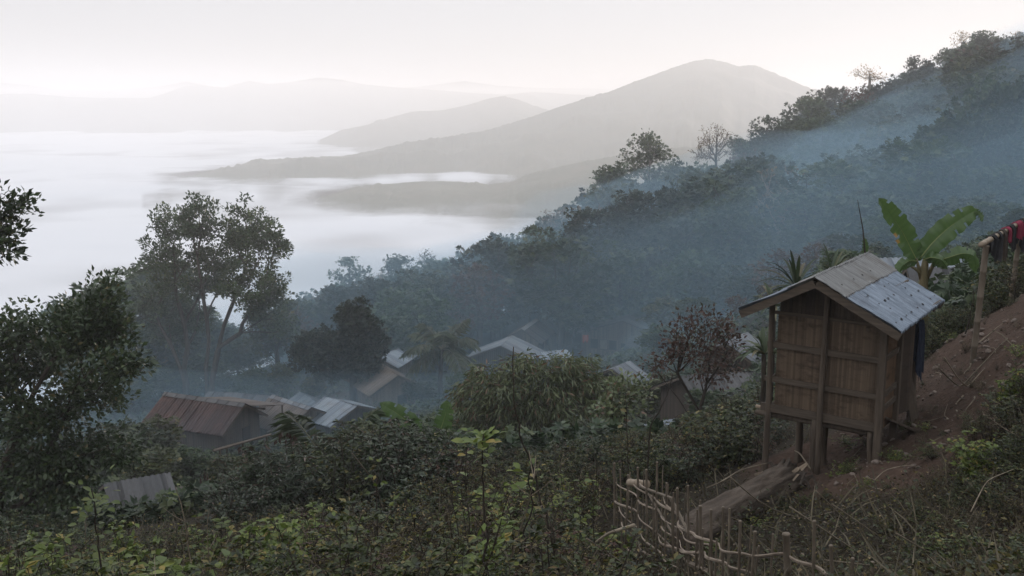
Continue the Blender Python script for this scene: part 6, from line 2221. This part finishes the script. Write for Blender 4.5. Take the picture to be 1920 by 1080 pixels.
# tall thin weed stems standing out of the tangle
rt = np.random.default_rng(66)
for k in range(46):
    Y = math.exp(rt.uniform(math.log(6.2), math.log(17)))
    u = rt.uniform(-20, 1140)
    g = gpos(u, Y)
    hh = rt.uniform(0.9, 1.7)
    vtop = uv(g + Vector((0, 0, hh)))[1]
    if vtop < float(np.interp(u, [e[0] for e in ENV1], [e[1] for e in ENV1])) - 70:
        continue
    root = empty('weed_stem', g)
    lx, ly = rt.normal(0, .12), rt.normal(0, .12)
    mb = MB()
    P = [(lx * f * f * hh + 0.02 * math.sin(f * 9 + k), ly * f * f * hh, hh * f - .05) for f in np.linspace(0, 1, 10)]
    mb.tube(P, np.linspace(.008, .003, 10), 5)
    for w in range(7):
        f = rt.uniform(.45, .95)
        c = np.array(P[int(f * 9)])
        a = rt.uniform(0, 6.28)
        e = c + np.array([math.cos(a), math.sin(a), .9]) * rt.uniform(.06, .2)
        mb.tube([c, (c + e) / 2 + [0, 0, -.01], e], [.004, .003, .002], 3)
    mb.build('stem', M['deadstem' if k % 3 == 0 else 'stem'], root)
    n = int(rt.integers(14, 40))
    f = rt.uniform(.35, 1, n)
    pos = np.stack([np.interp(f, np.linspace(0, 1, 10), [q_[i] for q_ in P]) for i in range(3)], 1) + rt.normal(0, .06, (n, 3))
    a = rt.uniform(0, 6.28, n)
    D = np.stack([np.cos(a), np.sin(a), rt.uniform(-.6, .6, n)], 1)
    V, F, T = scatter('oval', pos, frames(D, 1, rt, .6), .05 * rt.uniform(.6, 1.5, n), rt.uniform(0, 1, n))
    np_mesh('foliage', V, F, M['weed' if k % 2 else 'bright'], root, attrs={'tint': T})
    tag(root, 'thin tall weed stem rising out of the brown tangle', 'weed', 'tall weed stems in the tangle')

# long pale dry stalks and canes lying over the weeds
mbk = 0
for (pts, Y, r) in [([(1370, 895), (1420, 940), (1470, 965), (1560, 985), (1640, 1015)], 11.5, .008), ([(1530, 920), (1580, 970), (1620, 1005), (1650, 1012)], 11.0, .008), ([(1560, 945), (1640, 1000), (1700, 1040)], 10.0, .007), ([(1480, 950), (1600, 1030), (1680, 1075)], 9.6, .007),
                    ([(1680, 1000), (1750, 1040), (1800, 1060)], 8.8, .006), ([(1545, 1050), (1650, 1062), (1780, 1050)], 8.7, .006), ([(1100, 1010), (1160, 1050), (1200, 1085)], 9.8, .008), ([(1190, 985), (1140, 1000), (1100, 1030)], 10.6, .02),
                    ([(745, 1080), (770, 1040), (830, 1040)], 6.6, .005), ([(735, 1085), (760, 1058), (800, 1045)], 6.4, .005), ([(890, 970), (910, 1000), (920, 1030)], 7.4, .006), ([(660, 850), (700, 900), (720, 960)], 14, .008), ([(1760, 690), (1790, 720), (1830, 740), (1880, 738)], 15.0, .012), ([(1770, 670), (1800, 715), (1840, 742)], 14.8, .012),
                    ([(1820, 960), (1850, 900), (1900, 880)], 9.5, .006), ([(1640, 900), (1660, 880), (1710, 870), (1760, 890)], 12.2, .006), ([(1520, 880), (1500, 850), (1490, 845)], 14.2, .012), ([(1350, 905), (1390, 880), (1440, 868)], 14.2, .012), ([(1325, 915), (1360, 900), (1400, 872)], 14.0, .009)]:
    P = [px(u, v, Y + 0.25 * k) for k, (u, v) in enumerate(pts)]
    P = np.array([tuple(a) for a in P])
    s = np.linspace(0, 1, len(P))
    tt = np.linspace(0, 1, 16)
    C = np.stack([np.interp(tt, s, P[:, k]) for k in range(3)], 1)
    for _ in range(3):
        C[1:-1] = (C[:-2] + 2 * C[1:-1] + C[2:]) / 4
    gz = H(C[:, 0], C[:, 1])
    C[:, 2] = np.maximum(C[:, 2], gz + 0.02)
    mb = MB()
    mb.tube(C, np.linspace(r * 1.2, r * .6, 16), 5)
    o = mb.build('dry_stalk', M['deadstem'], smooth=True)
    tag(o, 'thin pale dry stalk lying over the weeds of the slope', 'stalk', 'dry stalks over the weeds')

# broken sticks lying about on the red earth
rk = np.random.default_rng(88)
for k in range(34):
    Y = rk.uniform(12.6, 18.0)
    g = gpos(rk.uniform(1570, 1940), Y)
    a, l = rk.uniform(0, 6.28), rk.uniform(.15, .7)
    P = np.array([(g.x + math.cos(a) * l * f + .03 * math.sin(f * 5 + k), g.y + math.sin(a) * l * f, 0) for f in np.linspace(-.5, .5, 6)])
    P[:, 2] = [h1(q_[0], q_[1]) + .015 for q_ in P]
    mb = MB()
    mb.tube(P, np.linspace(.009, .004, 6) * rk.uniform(.7, 1.8), 5)
    o = mb.build('stick', M['deadstem'])
    tag(o, 'broken stick lying on the bare red earth by the hut', 'stick', 'sticks on the red earth')

# loose stones on the bare earth
sr = np.random.default_rng(55)
M['stone'] = mat_rough('stone', (0.075, 0.056, 0.045), (0.17, 0.135, 0.113), (1, 1, 1), 9.0, 0.95, 0.4, (0.095, 0.062, 0.048), per_obj=0.3)
SP_ = []
for s in range(4):
    V = []
    n, k = 9, 7
    for i in range(k + 1):
        th = math.pi * i / k
        for j in range(n):
            ph = 2 * math.pi * j / n
            d = np.array([math.sin(th) * math.cos(ph), math.sin(th) * math.sin(ph), math.cos(th)])
            q_ = 1 + 0.5 * float(fbm(np.array([d[0] * 1.4 + s * 7]), np.array([d[1] * 1.4 + d[2]]), s)[0])
            V.append(tuple(d * q_ * np.array([1, .75, .5])))
    F = [(i * n + j, (i + 1) * n + j, (i + 1) * n + (j + 1) % n, i * n + (j + 1) % n) for i in range(k) for j in range(n)]
    mb = MB()
    mb.add(V, F)
    SP_.append(mb.build('stone', M['stone']))
cnt = [0] * 4
i = 0
while i < 285:
    Y = sr.uniform(12.8, 18.5)
    u = sr.uniform(1560, 1930)
    g = gpos(u, Y)
    if float(bare_at(g.x, g.y)) < 0.4:
        i += 0.2
        continue
    k = int(sr.integers(4))
    o = SP_[k] if not cnt[k] else SP_[k].copy()
    if cnt[k]:
        COL.objects.link(o)
    cnt[k] += 1
    s = 0.018 + 0.055 * sr.random() ** 3
    o.location = g + Vector((0, 0, s * 0.2))
    o.scale = (s, s, s)
    o.rotation_euler = (sr.normal(0, .4), sr.normal(0, .4), sr.uniform(0, 6.28))
    tag(o, 'loose stone on the bare red earth by the hut', 'stone', 'loose stones on the red earth')
    i += 1


# ground cover nobody could count
def cover(name, n, Yr, ur, kinds, size, hmax, mat, label, seed, prob, upb, tilt, old=0.06):
    rng = np.random.default_rng(seed)
    Y = np.exp(rng.uniform(math.log(Yr[0]), math.log(Yr[1]), n))
    u = rng.uniform(ur[0], ur[1], n)
    x = (u - 960) / FP * (Y * CP + 0.33 * Y * SP)
    z = H(x, Y)
    b_ = bare_at(x, Y)
    keep = rng.random(n) < prob(b_)
    x, Y, z = x[keep], Y[keep], z[keep]
    n = len(x)
    pos = np.stack([x, Y, z + hmax * rng.random(n) ** 2], 1)
    a = rng.uniform(0, 6.28, n)
    D = np.stack([np.cos(a), np.sin(a), rng.normal(tilt, 0.4, n)], 1)
    t = rng.uniform(0, .92, n)
    t[rng.random(n) < old] = 1.0
    V, F, T = scatter(kinds, pos, frames(D, upb, rng, 0.6), size * rng.uniform(.5, 1.4, n), t)
    o = np_mesh(name, V, F, M[mat], attrs={'tint': T})
    tag(o, label, kind='stuff')


cover('leaf_litter', 85000, (5.0, 36), (-300, 2600), 'oval', 0.05, 0.05, 'litter', 'dead leaves scattered over the slope', 1, lambda b: 1 - 0.25 * b, 2.0, 0.1)
cover('undergrowth', 118000, (5.0, 40), (-300, 2600), 'oval', 0.045, 0.35, 'weed', 'low brownish undergrowth covering the slope', 2, lambda b: 1 - 1.0 * b, 1.0, 0.3)
cover('green_undergrowth', 47000, (5.0, 40), (-300, 2600), 'oval', 0.05, 0.4, 'shrub', 'low green undergrowth covering the slope', 3, lambda b: 1 - 1.0 * b, 1.0, 0.3)
cover('dry_grass', 8000, (5.0, 26), (-200, 2600), 'blade', 0.42, 0.05, 'straw', 'dry grass blades standing in the weeds', 4, lambda b: 0.9 - 0.85 * b, 0.5, 1.1)
cover('valley_scrub', 70000, (26, 110), (-300, 2100), 'sprig', 0.42, 0.8, 'forest', 'rough scrub covering the ground round the village', 5, lambda b: 1 - 1.0 * b, 1.0, 0.3)
for k in SH:
    if k not in usedS:
        for c in list(SH[k].children):
            bpy.data.objects.remove(c)
        bpy.data.objects.remove(SH[k])
# ------------------------------------------------------------------ air: even haze over everything, smoke lying in the village hollow
def vol_mat(name, dens, col, aniso):
    m, nt, out = mat_new(name)
    v = nt.nodes.new('ShaderNodeVolumePrincipled')
    v.inputs['Density'].default_value = dens
    v.inputs['Color'].default_value = (*col, 1)
    v.inputs['Anisotropy'].default_value = aniso
    v.inputs['Density Attribute'].default_value = ''
    nt.links.new(v.outputs[0], out.inputs['Volume'])
    return m


mb = MB()
mb.box((0, 2850, -5), (12400, 6300, 146))
o = mb.build('haze', vol_mat('haze_air', HAZE_D, (0.96, 0.95, 0.955), 0.25))
tag(o, 'pale morning haze filling the whole valley', kind='stuff')
SMOKE_M = vol_mat('wood_smoke', 1.0, (0.80, 0.90, 1.0), 0.2)


def smoke(u, v, Y, r, dens, seed, rz=0.0):
    c = px(u, v, Y)
    n, k = 40, 20
    V = []
    for i in range(k + 1):
        th = math.pi * i / k
        for j in range(n):
            ph = 2 * math.pi * j / n
            dx, dy, dz = math.sin(th) * math.cos(ph), math.sin(th) * math.sin(ph), math.cos(th)
            q = 1 + 0.55 * float(fbm(np.array([dx * 1.7 + seed]), np.array([dy * 1.7 + dz * 1.3]), seed)[0])
            V.append((dx * r[0] * q, dy * r[1] * q, dz * r[2] * q))
    F = [(i * n + j, (i + 1) * n + j, (i + 1) * n + (j + 1) % n, i * n + (j + 1) % n) for i in range(k) for j in range(n)]
    mb = MB()
    mb.add(V, F)
    o = mb.build('smoke', vol_mat('wood_smoke', dens, (0.50, 0.76, 0.96), 0.1), smooth=True)
    o.location = c
    o.rotation_euler = (0, 0, rz)
    return o


def smoke_layer():
    """the smoke that fills the hollow and clings to the wooded slope, lying on the ground and thinning out at its edges"""
    xs = np.arange(-95, 166, 4.0)
    ys = np.arange(32, 262, 4.0)
    X, Y = np.meshgrid(xs, ys, indexing='ij')
    Z = H(X, Y)
    y0 = 57 - 26 * sstep(12, 45, X)
    edge = sstep(-95, -45, X) * sstep(y0, y0 + 40, Y) * (1 - sstep(225, 258, Y)) * (1 - sstep(130, 162, X))
    cr = 138 + 0.8 * np.clip(X, -20, 120)
    fill = -30 + (18.0 + 0.21 * X) * sstep(-22, 10, X) + 6 * fbm(X / 30, Y / 30, 78, 3)
    hang = Z + 12.5 + 6 * fbm(X / 26, Y / 26, 77, 3)
    k = 1 - sstep(cr - 30, cr + 8, Y)
    top = hang + np.maximum(fill - hang, 0) * k
    top = Z + np.clip(top - Z, 0, 40) * edge
    bot = Z - 1.5
    nx, ny = X.shape
    V = np.concatenate([np.stack([X.ravel(), Y.ravel(), q.ravel()], 1) for q in (top, bot)])
    g = grid_faces(nx, ny)
    n = nx * ny
    F = [tuple(f) for f in g.tolist()] + [tuple(n + k for k in f[::-1]) for f in g.tolist()]
    idx = np.arange(n).reshape(nx, ny)
    for line in (idx[:, 0], idx[::-1, -1], idx[0, ::-1], idx[-1, :]):
        F += [(int(a), int(a) + n, int(b) + n, int(b)) for a, b in zip(line[:-1], line[1:])]
    mb = MB()
    mb.add(V, F)
    o = mb.build('smoke', vol_mat('wood_smoke', LAYER_D, (0.50, 0.76, 0.96), 0.1), smooth=True)
    tag(o, 'layer of blue wood smoke filling the hollow and clinging to the wooded slope', kind='stuff')


LAYER_D = 0.0082
smoke_layer()
for a in SMOKES:
    tag(smoke(*a), 'thin blue wood smoke drifting over the village and the wooded slope', kind='stuff')
